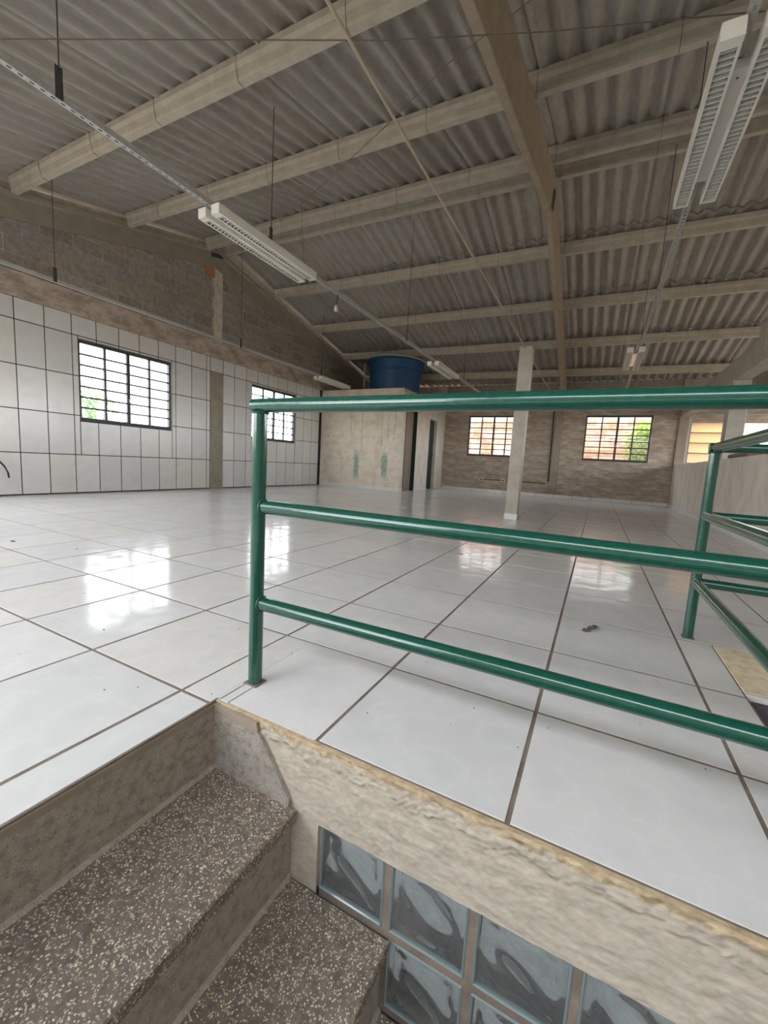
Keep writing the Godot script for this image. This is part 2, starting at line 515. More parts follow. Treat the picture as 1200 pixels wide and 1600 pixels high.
# ---------------------------------------------------------------- geometry helpers
# rectangles of [u0, u1] x [v0, v1] without the holes
func cut(r: Rect2, holes: Array) -> Array:
	var out := [r]
	for h in holes:
		var nxt := []
		for q in out:
			var i: Rect2 = q.intersection(h)
			if i.size.x < 0.001 or i.size.y < 0.001:
				nxt.append(q)
				continue
			var e: Vector2 = q.end
			if i.position.x > q.position.x + 0.001:
				nxt.append(Rect2(q.position.x, q.position.y, i.position.x - q.position.x, q.size.y))
			if i.end.x < e.x - 0.001:
				nxt.append(Rect2(i.end.x, q.position.y, e.x - i.end.x, q.size.y))
			if i.position.y > q.position.y + 0.001:
				nxt.append(Rect2(i.position.x, q.position.y, i.size.x, i.position.y - q.position.y))
			if i.end.y < e.y - 0.001:
				nxt.append(Rect2(i.position.x, i.end.y, i.size.x, e.y - i.end.y))
		out = nxt
	return out

func roof_low(z: float) -> float:   # underside of the purlins at x = -1.4
	return 4.07 + 0.2276 * (-2.95 - z) if z > -4.72 else 4.19 + 0.2276 * (z + 6.25)

func tilt(x: float) -> float:       # the roof hangs a little lower towards the right
	return -0.015 * (x + 1.4)

func roof_at(x: float, z: float) -> float:
	return roof_low(z) + tilt(x)

# ---------------------------------------------------------------- windows
func window(called: String, label: String, at: Vector3, turn: float, w: float, h: float, latch := true) -> Node3D:
	# local x along the wall, y up, z towards the room; origin at the middle of the lower edge
	var o := struct(called, label)
	o.position = at
	o.rotation.y = turn
	var f := MB.new()
	f.chamfer(Vector3(0, 0.03, 0), Vector3(w, 0.06, 0.07), 0.004)
	f.chamfer(Vector3(0, h - 0.022, 0), Vector3(w, 0.044, 0.07), 0.004)
	f.chamfer(Vector3(-w / 2 + 0.018, h / 2, 0), Vector3(0.036, h - 0.08, 0.066), 0.003)
	f.chamfer(Vector3(w / 2 - 0.018, h / 2, 0), Vector3(0.036, h - 0.08, 0.066), 0.003)
	put(f, "frame", "frame_paint", o)
	var x0 := -w / 2 + 0.03
	var x1 := w / 2 - 0.03
	var cw := (x1 - x0) / 4.0
	for k in 3:
		var mm := MB.new()
		var wid: float = [0.032, 0.052, 0.032][k]
		mm.chamfer(Vector3(x0 + cw * (k + 1), h / 2, 0.004), Vector3(wid, h - 0.09, 0.045), 0.002)
		put(mm, "mullion", "frame_paint", o)
	var y0 := 0.052
	var y1 := h - 0.044
	var rh := (y1 - y0) / 7.0
	for r in 6:
		put_mesh(box_mesh(Vector3(w - 0.06, 0.026, 0.022), 0.002), "bar", "frame_paint", o, Vector3(0, y0 + rh * (r + 1), 0.008))
	for r in 7:
		for k in 4:
			put_mesh(box_mesh(Vector3(cw - 0.034, rh - 0.022, 0.003)), "pane", "pane", o, Vector3(x0 + cw * (k + 0.5), y0 + rh * (r + 0.5), -0.006))
	if latch:
		var l := MB.new()
		l.chamfer(Vector3(0.004, h * 0.35, 0.036), Vector3(0.02, 0.06, 0.02), 0.003)
		l.tube([Vector3(0.004, h * 0.35, 0.042), Vector3(0.004, h * 0.35 + 0.01, 0.06), Vector3(0.004, h * 0.35 + 0.05, 0.066)], 0.005, 6)
		put(l, "latch", "galvanised", o)
	return o

# ---------------------------------------------------------------- lamps (switched off)
func luminaire(label: String, at: Vector3, blades_apart: bool) -> Node3D:
	# origin: middle of the near end at the underside; runs along -z
	var o := thing("ceiling_luminaire", label, "lamp", at, "twin louvred luminaires under the cable tracks")
	var L := 1.27
	var bw := 0.088
	for s in [-1, 1]:
		var cx: float = s * 0.076
		var hb := MB.new()
		hb.span(Vector3(cx - bw / 2, 0.0, 0), Vector3(cx - bw / 2 + 0.004, 0.075, -L))
		hb.span(Vector3(cx + bw / 2 - 0.004, 0.0, 0), Vector3(cx + bw / 2, 0.075, -L))
		hb.span(Vector3(cx - bw / 2, 0.072, 0), Vector3(cx + bw / 2, 0.075, -L))
		hb.span(Vector3(cx - bw / 2 + 0.004, 0.0, 0), Vector3(cx + bw / 2 - 0.004, 0.072, -0.005))
		hb.span(Vector3(cx - bw / 2 + 0.004, 0.0, -L + 0.005), Vector3(cx + bw / 2 - 0.004, 0.072, -L))
		# rims of the open underside and the blank near end
		hb.span(Vector3(cx - bw / 2 + 0.004, 0.0, -0.005), Vector3(cx + bw / 2 - 0.004, 0.004, -0.055))
		hb.span(Vector3(cx - bw / 2 + 0.004, 0.0, -0.055), Vector3(cx - bw / 2 + 0.013, 0.004, -L + 0.02))
		hb.span(Vector3(cx + bw / 2 - 0.013, 0.0, -0.055), Vector3(cx + bw / 2 - 0.004, 0.004, -L + 0.02))
		hb.span(Vector3(cx - bw / 2 + 0.004, 0.0, -L + 0.02), Vector3(cx + bw / 2 - 0.004, 0.004, -L + 0.005))
		put(hb, "housing", "enamel", o)
		var rf := MB.new()
		for q in [-1, 1]:
			var xa: float = cx + q * (bw / 2 - 0.006)
			var xb: float = cx + q * 0.012
			var n0 := Vector3(xa, 0.006, -0.055)
			var n1 := Vector3(xb, 0.062, -0.055)
			var l := Vector3(0, 0, -L + 0.075)
			if q < 0:
				rf.quad(n0, n1, n1 + l, n0 + l)
			else:
				rf.quad(n1, n0, n0 + l, n1 + l)
		put(rf, "reflector", "reflector", o)
		var joined := MB.new()
		var n := 34
		for k in n:
			var z := -0.07 - (L - 0.1) * k / (n - 1.0)
			if blades_apart:
				put_mesh(box_mesh(Vector3(bw - 0.026, 0.024, 0.003)), "louver_blade", "aluminium", o, Vector3(cx, 0.014, z))
			else:
				joined.box(Vector3(cx, 0.014, z), Vector3(bw - 0.026, 0.024, 0.003))
		if not blades_apart:
			put(joined, "louver", "aluminium", o).set_meta("kind", "stuff")
	var pl := MB.new()
	pl.chamfer(Vector3(0, 0.05, -0.64), Vector3(0.064, 0.045, 0.84), 0.003)
	put(pl, "centre_plate", "plate", o)
	var sc := MB.new()
	sc.tube([Vector3(0, 0.0265, -0.27), Vector3(0, 0.0305, -0.27)], 0.006, 10)
	put(sc, "screw", "dark_steel", o)
	return o

func cable_track(label: String, x: float, z0: float, z1: float, y: float, hangers: Array) -> Node3D:
	var o := thing("cable_track", label, "track", Vector3(x, y, 0), "perforated tracks carrying the luminaires")
	var mb := MB.new()
	var w := 0.038
	var h := 0.038
	mb.span(Vector3(-w / 2, 0, z0), Vector3(-w / 2 + 0.002, h, z1))
	mb.span(Vector3(w / 2 - 0.002, 0, z0), Vector3(w / 2, h, z1))
	# perforated underside: two strips and the bridges between the slots
	mb.span(Vector3(-w / 2 + 0.002, 0, z0), Vector3(-0.006, 0.002, z1))
	mb.span(Vector3(0.006, 0, z0), Vector3(w / 2 - 0.002, 0.002, z1))
	var z := z0
	while z > z1:
		mb.span(Vector3(-0.006, 0, z), Vector3(0.006, 0.002, maxf(z - 0.028, z1)))
		z -= 0.05
	put(mb, "channel", "galvanised", o)
	for hz in hangers:
		var top := roof_at(x, hz) + 0.02 - y
		var p := MB.new()
		p.chamfer(Vector3(0.022, 0.085, hz), Vector3(0.004, 0.17, 0.04), 0.001)
		p.tube([Vector3(0.024, 0.14, hz), Vector3(0.03, 0.14, hz)], 0.008, 6)
		put(p, "hanger_plate", "dark_steel", o)
		var r := MB.new()
		r.tube([Vector3(0.026, 0.16, hz), Vector3(0.026, top, hz)], 0.004, 6)
		put(r, "hanger_rod", "dark_steel", o)
	return o

# ---------------------------------------------------------------- railings
func rail_part(o: Node3D, called: String, path: Array, r: float) -> void:
	var mb := MB.new()
	mb.tube(path, r, 24)
	put(mb, called, "green_paint", o)

func weld_ring(o: Node3D, at: Vector3, axis: Vector3, r: float) -> void:
	var mb := MB.new()
	var pts := []
	var u := axis.cross(Vector3.UP if absf(axis.y) < 0.9 else Vector3.RIGHT).normalized()
	var w := axis.cross(u)
	for k in 19:
		var a := TAU * k / 18.0
		pts.append(at + (u * cos(a) + w * sin(a)) * r * (1.0 + 0.04 * sin(a * 5.0)))
	mb.tube(pts, 0.0035, 6, false)
	put(mb, "weld", "weld", o)

# ---------------------------------------------------------------- plants outside
func leafy(called: String, label: String, at: Vector3, base: float, crown: Vector3, count: int, leaf: String, sd: int) -> void:
	var o := thing(called, label, "tree", at)
	var q := RandomNumberGenerator.new()
	q.seed = sd
	var tr := MB.new()
	tr.tube([Vector3(0, 0, 0), Vector3(0.08, base * 0.5, 0.05), Vector3(-0.04, base, 0), Vector3(0.05, base + crown.y, 0.06)], 0.09, 9)
	for k in 6:
		var a := TAU * k / 6.0 + q.randf()
		tr.tube([Vector3(0, base * 0.85 + 0.1 * k, 0), Vector3(cos(a) * crown.x * 0.4, base + crown.y * (0.3 + 0.1 * k), sin(a) * crown.z * 0.4), Vector3(cos(a) * crown.x * 0.8, base + crown.y * (0.6 + 0.12 * k), sin(a) * crown.z * 0.8)], 0.03, 6)
	put(tr, "trunk", "bark", o)
	var lv := MB.new()
	for k in count:
		var d := Vector3(q.randfn(), q.randfn(), q.randfn()).normalized() * pow(q.randf(), 0.4)
		var c := Vector3(d.x * crown.x, base + crown.y * (1.0 + d.y), d.z * crown.z)
		var t := Vector3(q.randfn(), q.randfn() - 0.4, q.randfn()).normalized()
		var u := t.cross(Vector3(q.randfn(), q.randfn(), q.randfn()).normalized()).normalized()
		var l := q.randf_range(0.09, 0.16)
		lv.quad(c, c + t * l * 0.5 + u * l * 0.24, c + t * l, c + t * l * 0.5 - u * l * 0.24)
	var fo := put(lv, "foliage", leaf, o)
	fo.set_meta("kind", "stuff")

# ================================================================ scene
func _ready() -> void:
	rng.seed = 20240611
	# ---- camera, sky, exposure
	var cam := Camera3D.new()
	cam.name = "camera"
	add_child(cam)
	cam.position = Vector3(-0.390, 0.718, 1.253)
	cam.rotation_order = EULER_ORDER_YXZ
	cam.rotation = Vector3(-0.1195, 0.4730, 0.0559)
	cam.fov = 102.66
	cam.near = 0.02
	cam.current = true
	var env := Environment.new()
	var sky := Sky.new()
	var sm := ProceduralSkyMaterial.new()
	sm.sky_top_color = C8(226, 231, 239)
	sm.sky_horizon_color = C8(236, 238, 239)
	sm.ground_horizon_color = C8(200, 196, 188)
	sm.ground_bottom_color = C8(150, 144, 134)
	sm.sky_curve = 0.2
	sm.sun_angle_max = 0.0
	sky.sky_material = sm
	env.sky = sky
	env.background_mode = Environment.BG_SKY
	env.background_energy_multiplier = 1.0
	env.tonemap_mode = Environment.TONE_MAPPER_LINEAR
	env.tonemap_exposure = 13.6
	env.sdfgi_enabled = true
	env.ssao_enabled = true
	env.ssil_enabled = true
	var we := WorldEnvironment.new()
	we.name = "world_environment"
	we.environment = env
	add_child(we)

	make_materials()
	build_floor()
	build_stairs()
	build_left_wall()
	build_back_wall()
	build_other_walls()
	build_roof()
	build_washroom()
	build_railings()
	build_columns()
	build_tracks()
	build_tank()
	build_outside()
	build_small()

# ---------------------------------------------------------------- floor
const HOLE := Rect2(0.136, -0.505, 1.0, 0.70)      # second opening: x, z, width, depth

func project(p: Vector3) -> Vector2:
	var b := Basis.from_euler(Vector3(-0.1195, 0.4730, 0.0559), EULER_ORDER_YXZ)
	var q := b.inverse() * (p - Vector3(-0.390, 0.718, 1.253))
	if q.z > -0.05:
		return Vector2(-9999, -9999)
	return Vector2(600 - 640.2 * q.x / q.z, 800 + 640.2 * q.y / q.z)

func build_floor() -> void:
	var o := struct("floor", "glossy white ceramic tile floor with brown-grey grout")
	var slab := MB.new()
	var holes := [HOLE, Rect2(HOLE.position.x, -0.96, HOLE.size.x, 0.46), Rect2(STAIR_X, EDGE - 0.005, 4.0, 1.305)]
	for r in cut(Rect2(LEFT - 0.15, BACK - 0.15, 1.43 - LEFT + 0.15, NEAR - BACK + 0.3), [HOLE, Rect2(HOLE.position.x, -0.96, HOLE.size.x, 0.46), Rect2(STAIR_X, EDGE - 0.10, 4.0, 1.40)]):
		slab.span(Vector3(r.position.x, -0.2, r.position.y), Vector3(r.end.x, -0.0014, r.end.y))
	slab.span(Vector3(STAIR_X, -0.0042, EDGE - 0.10), Vector3(1.28, -0.0014, EDGE - 0.005))
	put(slab, "screed", "grout", o)
	# the tiles
	var cells := []
	var x := -16 * TILE
	while x < 1.28:
		var z := 8 * TILE
		while z > BACK:
			var r := Rect2(x, z - TILE, TILE, TILE).intersection(Rect2(LEFT, BACK, 1.28 - LEFT, NEAR - BACK))
			z -= TILE
			if r.size.x < 0.02 or r.size.y < 0.02:
				continue
			for c in cut(r, holes):
				if c.size.x > 0.015 and c.size.y > 0.015:
					cells.append(c)
		x += TILE
	var ranked := []
	for c in cells:
		var p := project(Vector3(c.get_center().x, 0, c.get_center().y))
		var seen := p.x > -120 and p.x < 1320 and p.y < 1750 and p.y > 0
		var d: float = Vector2(c.get_center().x + 0.39, c.get_center().y - 1.25).length()
		ranked.append([d if seen else d + 100.0, c])
	ranked.sort_custom(func(a, b): return a[0] < b[0])
	var rest := MB.new()
	var gap := 0.0056
	for i in ranked.size():
		var c: Rect2 = ranked[i][1]
		var s := Vector3(snappedf(c.size.x - 2 * gap, 0.001), 0.008, snappedf(c.size.y - 2 * gap, 0.001))
		var at := Vector3(c.get_center().x, -0.004 + rng.randf_range(-0.0004, 0.0004), c.get_center().y)
		# the tile beside the post is notched for a narrow strip
		if c.has_point(Vector2(-1.29, 0.2)):
			var pm := MB.new()
			var z1 := 0.450
			pm.prism(PackedVector2Array([Vector2(-1.437, 0.004), Vector2(-0.964, 0.004), Vector2(-0.964, z1), Vector2(-1.272, z1), Vector2(-1.272, 0.335), Vector2(-1.311, 0.335), Vector2(-1.311, z1), Vector2(-1.437, z1)]), Vector3(0, -0.008, 0), Vector3.RIGHT, Vector3.BACK, Vector3(0, 0.008, 0))
			put(pm, "tile", "floor_tile_0", o)
			put_mesh(box_mesh(Vector3(0.030, 0.008, 0.116), 0.001), "tile", "floor_tile_1", o, Vector3(-1.2915, -0.004, 0.396))
			continue
		if i < 299:
			var t := put_mesh(box_mesh(s, 0.0005), "tile", "floor_tile_%d" % (rng.randi() % 3), o, at)
			t.rotation = Vector3(rng.randf_range(-0.0012, 0.0012), 0, rng.randf_range(-0.0012, 0.0012))
		else:
			rest.box(at, s)
	var st := put(rest, "distant_tiles", "floor_tile_0", o)
	st.set_meta("kind", "stuff")

# ---------------------------------------------------------------- staircase and its side wall
func build_stairs() -> void:
	var o := thing("terrazzo_staircase", "dark terrazzo staircase descending beside the glass block wall", "staircase", Vector3(STAIR_X, 0, EDGE + 0.006))
	var zz := 1.29
	var run := 0.289
	for k in 8:
		var x0 := run * k
		var y1 := -0.208 * (k + 1)
		var rs := MB.new()
		var top := y1 + 0.208 - (0.026 if k == 0 else 0.036)
		rs.span(Vector3(x0 - 0.03, y1, 0), Vector3(x0 + 0.002, top, zz))
		put(rs, "riser", "terrazzo_fine", o)
		var td := MB.new()
		td.chamfer(Vector3(x0 + run / 2 + 0.010, y1 - 0.018, zz / 2), Vector3(run + 0.022, 0.036, zz), 0.004)
		put(td, "tread", "terrazzo", o)
		# swept-in dust fillet at the foot of the riser
		var fl := MB.new()
		fl.prism(PackedVector2Array([Vector2(0, 0), Vector2(0.009, 0), Vector2(0, 0.009)]), Vector3(x0 + 0.002, y1, 0), Vector3.RIGHT, Vector3.UP, Vector3(0, 0, zz))
		put(fl, "fillet", "terrazzo_fine", o)
	var lip := MB.new()
	lip.span(Vector3(-0.03, -0.026, 0), Vector3(0.004, -0.0082, zz))
	put(lip, "edge_strip", "concrete_brown", o)
	var sk := MB.new()
	sk.prism(PackedVector2Array([Vector2(0.0, -0.03), Vector2(0.165, -0.03), Vector2(0.205, -0.075), Vector2(0.288, -0.19), Vector2(0.285, -0.208), Vector2(0.0, -0.208)]), Vector3(0, 0, -0.004), Vector3.RIGHT, Vector3.UP, Vector3(0, 0, 0.011))
	put(sk, "side_skirting", "terrazzo_pale", o)
	var s2 := MB.new()
	s2.prism(PackedVector2Array([Vector2(0.0, -0.0085), Vector2(0.168, -0.0085), Vector2(0.172, -0.03), Vector2(0.165, -0.036), Vector2(0.0, -0.034)]), Vector3(0, 0, -0.004), Vector3.RIGHT, Vector3.UP, Vector3(0, 0, 0.012))
	put(s2, "skirting_cap", "concrete_brown", o)

	var w := struct("wall_stairwell", "cream plastered stairwell wall with glass blocks and rough trowelled edge")
	# core: everything except the glass block field
	var field := Rect2(-0.940, -1.272, 1.69, 1.054)
	var core := MB.new()
	for r in cut(Rect2(STAIR_X, -3.0, 1.43 - STAIR_X, 2.9960), [field]):
		core.span(Vector3(r.position.x, r.position.y, EDGE - 0.10), Vector3(r.end.x, r.end.y, EDGE - 0.006))
	put(core, "masonry", "cream_plaster", w)
	# uneven plaster coat on the upper band, built as a displaced sheet
	var f := FastNoiseLite.new()
	f.seed = 5
	f.frequency = 1.0
	f.fractal_octaves = 4
	var skin := MB.new()
	var edge := MB.new()
	var H := func(x: float, y: float) -> float:
		var n1 := f.get_noise_2d(x * 9.0, y * 26.0)
		var n2 := f.get_noise_2d(x * 34.0 + 50.0, y * 60.0)
		var brk := -0.052 + 0.022 * f.get_noise_2d(x * 7.0 + 9.0, 3.0) - 0.016 * absf(f.get_noise_2d(x * 22.0, 8.0))
		var over := clampf((y - brk) / 0.006, 0.0, 1.0)
		var brk2 := -0.012 - 0.012 * absf(f.get_noise_2d(x * 15.0, 31.0))
		var over2 := clampf((y - brk2) / 0.004, 0.0, 1.0)
		return 0.0022 * n1 + 0.0012 * n2 + over * (0.0030 + 0.0022 * n2) + over2 * 0.003 * (0.6 + n1)
	var dx := 0.008
	var dy := 0.0075
	var nx := int((1.40 - STAIR_X) / dx)
	var ny := 30
	for i in nx:
		for j in ny:
			var xa := STAIR_X + dx * i
			var xb := xa + dx
			var ya := -0.0008 - dy * j
			var yb := ya - dy
			if xb < -0.940 or yb >= -0.2262:
				var P := []
				var N := []
				for q in [[xa, yb], [xb, yb], [xb, ya], [xa, ya]]:
					var h0: float = H.call(q[0], q[1])
					var hx: float = H.call(q[0] + 0.003, q[1])
					var hy: float = H.call(q[0], q[1] + 0.003)
					P.append(Vector3(q[0], q[1], EDGE + h0))
					N.append(Vector3(-(hx - h0) / 0.003, -(hy - h0) / 0.003, 1).normalized())
				if j < 2.2 + 2.2 * f.get_noise_2d(xa * 16.0, 77.0):
					edge.squad(P, N)
				else:
					skin.squad(P, N)
	# top ledge under the tile and the return over the glass
	edge.span(Vector3(STAIR_X, -0.0030, EDGE - 0.0045), Vector3(1.40, -0.0010, EDGE + 0.006))
	skin.span(Vector3(-0.940, -0.2262, EDGE - 0.05), Vector3(0.75, -0.218, EDGE - 0.0015))
	put(skin, "plaster_coat", "cream_plaster", w)
	put(edge, "plaster_edge", "edge_plaster", w)
	var lower := MB.new()
	lower.span(Vector3(STAIR_X, -2.9, EDGE - 0.02), Vector3(-0.940, -0.224, EDGE - 0.0005))
	put(lower, "plaster_coat", "cream_plaster", w)
	# glass blocks
	var gb := glass_block_mesh()
	var rm := MB.new()
	for k in 4:
		var b := Basis(Vector3(0, 0, 1), PI / 2 * k)
		rm.chamfer(b * Vector3(0.0915, 0, 0.034), Vector3(0.0065, 0.189, 0.018), 0.0028, b)
	var rim := rm.mesh()
	var joints := MB.new()
	for row in 5:
		var yt := -0.222 - 0.21 * row
		joints.span(Vector3(-0.940, yt - 0.21, EDGE - 0.09), Vector3(0.75, yt - 0.19, EDGE - 0.006))
		for c in 8:
			var xl := -0.934 + 0.2065 * c
			joints.span(Vector3(xl + 0.19, yt - 0.19, EDGE - 0.09), Vector3(xl + 0.2065, yt, EDGE - 0.006))
			var g := put_mesh(gb, "glass_block", "block_glass", w, Vector3(xl + 0.095, yt - 0.095, EDGE - 0.046))
			g.rotation.z = 0.0 if (row + c) % 2 == 0 else PI
			put_mesh(rim, "rim", "glass_edge", g)
	joints.span(Vector3(-0.948, -1.272, EDGE - 0.09), Vector3(-0.934, -0.222, EDGE - 0.006))
	put(joints, "joint_mortar", "grout", w)

func glass_block_mesh() -> ArrayMesh:
	# hollow block: two pressed panes with a wavy inner face on a glass rim
	var mb := MB.new()
	var h := 0.095
	var N := 14
	var wave := func(x: float, y: float) -> float:
		var e := clampf((0.078 - maxf(absf(x), absf(y))) / 0.014, 0.0, 1.0)
		return e * (0.0042 * sin(x * 44.0 + y * 16.0 + 1.3 * sin(y * 30.0 + 0.6)) + 0.0016 * sin(y * 48.0 - x * 20.0))
	for s in [-1.0, 1.0]:
		for face in 2:
			# outer face (flat with a raised rim), inner face (wavy)
			var z0: float = 0.040 if face == 0 else 0.031
			for i in N:
				for j in N:
					var P := []
					var M := []
					for q in [[i, j], [i + 1, j], [i + 1, j + 1], [i, j + 1]]:
						var x: float = -h + 2 * h * q[0] / N
						var y: float = -h + 2 * h * q[1] / N
						var rim := clampf((maxf(absf(x), absf(y)) - 0.080) / 0.010, 0.0, 1.0)
						var z: float
						if face == 0:
							z = z0 - 0.003 + (0.003 * rim if rim < 1.0 else 0.0)
						else:
							z = z0 + wave.call(x, y)
						P.append(Vector3(x, y, s * z))
						var e := 0.002
						var gx := 0.0
						var gy := 0.0
						if face == 1:
							gx = (wave.call(x + e, y) - wave.call(x - e, y)) / (2 * e)
							gy = (wave.call(x, y + e) - wave.call(x, y - e)) / (2 * e)
						var nn := Vector3(-gx, -gy, 1.0).normalized()
						nn.z *= s
						if face == 1:
							nn = -nn
						M.append(nn)
					if (s > 0) == (face == 0):
						mb.squad(P, M)
					else:
						mb.squad([P[3], P[2], P[1], P[0]], [M[3], M[2], M[1], M[0]])
	# outer rim walls and inner rim walls
	for k in 4:
		var a := PI / 2 * k
		var b := Basis(Vector3(0, 0, 1), a)
		mb.quad(b * Vector3(h, -h, 0.037), b * Vector3(h, -h, -0.037), b * Vector3(h, h, -0.037), b * Vector3(h, h, 0.037))
	return mb.mesh()

# ---------------------------------------------------------------- left wall
func build_left_wall() -> void:
	var o := struct("wall_left", "side wall with white tiles below and bare concrete blocks in the gable")
	var wins := []
	for z in [-2.205, -5.647]:
		wins.append(Rect2(z - 1.503, 1.085, 1.503, 1.197))   # u is z (from far to near), v is y
	wins.append(Rect2(-0.75, 1.1, 3.6, 1.3))               # unseen wide opening beside the stair head, added for light from the left
	var core := MB.new()
	for r in cut(Rect2(BACK - 0.15, -0.2, NEAR - BACK + 0.3, 3.1), wins):
		core.span(Vector3(LEFT - 0.15, r.position.y, r.position.x), Vector3(LEFT - 0.010, r.end.y, r.end.x))
	# gable
	var g := PackedVector2Array()
	g.append(Vector2(1.4, 2.89))
	var x := LEFT
	for z in [1.4, -2.0, -4.70, -4.74, -8.0, -10.9]:
		g.append(Vector2(z, roof_at(x, z) + 0.15))
	g.append(Vector2(-10.9, 2.89))
	core.prism(g, Vector3(LEFT - 0.15, 0, 0), Vector3(0, 0, 1), Vector3.UP, Vector3(0.130, 0, 0))
	put(core, "mortar_backing", "mortar", o)
	var jt := MB.new()
	for r in cut(Rect2(BACK, 0.0, NEAR - BACK, 2.6), wins):
		jt.span(Vector3(LEFT - 0.0101, r.position.y, r.position.x), Vector3(LEFT - 0.0035, r.end.y, r.end.x))
	put(jt, "tile_grout", "tile_joint", o)
	# tiles
	var ys := [0.010, 0.583, 1.168, 1.745, 2.322, 2.602]
	var zs := []
	var z := -1.46 + 0.3325 * 15
	while z > -4.50:
		zs.append(z)
		z -= 0.3325
	zs.append(-4.537)
	zs.append(-4.850)
	z = -5.150
	while z > BACK:
		zs.append(z)
		z -= 0.3325
	var pil := Rect2(-4.852, -0.01, 0.317, 2.335)
	for k in zs.size() - 1:
		for j in 5:
			var full := Rect2(zs[k + 1], ys[j], zs[k] - zs[k + 1], ys[j + 1] - ys[j])
			if full.end.x > NEAR or full.position.x < -8.4:
				continue
			for r in cut(full, wins + [pil]):
				if r.size.x < 0.012 or r.size.y < 0.012:
					continue
				var s := Vector3(0.0085, snappedf(r.size.y - 0.012, 0.001), snappedf(r.size.x - 0.012, 0.001))
				var t := put_mesh(box_mesh(s, 0.0012), "tile", "wall_tile_%d" % (rng.randi() % 3), o, Vector3(LEFT - 0.0042, r.get_center().y, r.get_center().x))
				t.rotation = Vector3(0, rng.randf_range(-0.003, 0.003), rng.randf_range(-0.003, 0.003))
	# cast columns, tie beam
	var p := MB.new()
	p.chamfer(Vector3(LEFT - 0.004, 1.162, -4.6935), Vector3(0.03, 2.322, 0.309), 0.004)
	put(p, "pilaster", "concrete_grey", o)
	var tb := MB.new()
	tb.span(Vector3(LEFT - 0.06, 2.603, BACK), Vector3(LEFT + 0.004, 2.93, NEAR))
	put(tb, "tie_beam", "beam_stained", o)
	var gp := MB.new()
	gp.span(Vector3(LEFT - 0.06, 2.93, -4.83), Vector3(LEFT - 0.006, 4.2, -4.63))
	put(gp, "gable_column", "mortar", o)
	# blocks
	var row := 0
	var y := 2.938
	while y < 4.75:
		var zb := NEAR - (0.2 if row % 2 else 0.0)
		while zb > BACK:
			var za := maxf(zb - 0.386, BACK)
			var mid := (za + zb) / 2.0
			var lim := roof_at(LEFT, mid) - 0.22
			if y < lim and not (za < -4.63 and zb > -4.83) and zb - za > 0.05:
				var hh := minf(0.19, lim + 0.2 - y)
				var b := put_mesh(box_mesh(Vector3(0.03, snappedf(hh, 0.01), snappedf(zb - za, 0.01)), 0.003), "block", "block_%d" % (rng.randi() % 5), o, Vector3(LEFT - 0.026 + rng.randf_range(-0.004, 0.004), y + hh / 2, mid))
				b.rotation = Vector3(rng.randf_range(-0.006, 0.006), rng.randf_range(-0.006, 0.006), 0)
			elif y < lim and zb - za > 0.05:
				# cut blocks either side of the gable column
				for piece in [[za, minf(zb, -4.84)], [maxf(za, -4.62), zb]]:
					var l: float = piece[1] - piece[0]
					if l > 0.05:
						put_mesh(box_mesh(Vector3(0.03, 0.19, snappedf(l, 0.01)), 0.003), "block", "block_%d" % (rng.randi() % 5), o, Vector3(LEFT - 0.026, y + 0.095, (piece[0] + piece[1]) / 2.0))
			zb -= 0.40
		y += 0.20
		row += 1
	# raking edge beam with a lip, two halves meeting at the ridge
	for half in 2:
		var za := NEAR if half == 0 else -4.62
		var zc := -4.62 if half == 0 else BACK
		var a := Vector3(LEFT, roof_low(za) + tilt(LEFT), za)
		var b2 := Vector3(LEFT, roof_low(zc) + tilt(LEFT), zc)
		if half == 0:
			b2.y = 4.56
			a.y = 4.56 - 0.237 * (za - zc)
		else:
			a.y = 4.56
			b2.y = 4.56 - 0.221 * (za - zc)
		var ebm := MB.new()
		var d := b2 - a
		# body
		ebm.prism(PackedVector2Array([Vector2(-0.10, -0.27), Vector2(0.012, -0.27), Vector2(0.02, -0.02), Vector2(0.075, 0.0), Vector2(0.085, 0.05), Vector2(-0.10, 0.07)]), a, Vector3.RIGHT, Vector3.UP, d)
		put(ebm, "raking_beam", "concrete_grey", o)
	# patch of broken red brick at the apex
	var rb := MB.new()
	rb.chamfer(Vector3(LEFT - 0.002, 4.17, -4.52), Vector3(0.03, 0.16, 0.22), 0.006)
	put(rb, "broken_brick", "terracotta", o)
	var dk := MB.new()
	dk.chamfer(Vector3(LEFT + 0.03, 4.50, -4.66), Vector3(0.05, 0.07, 0.26), 0.008, Basis(Vector3(1, 0, 0), 0.2))
	put(dk, "apex_dark_block", "dark_steel", o)  # dark block where the raking beams meet
	window("window_1", "steel barred window in the white tiled wall between the corner and the concrete pilaster", Vector3(LEFT - 0.06, 1.085, -2.9565), PI / 2, 1.503, 1.197)
	window("window_2", "steel barred window in the white tiled wall between the pilaster and the washroom block", Vector3(LEFT - 0.06, 1.085, -6.3985), PI / 2, 1.503, 1.197)

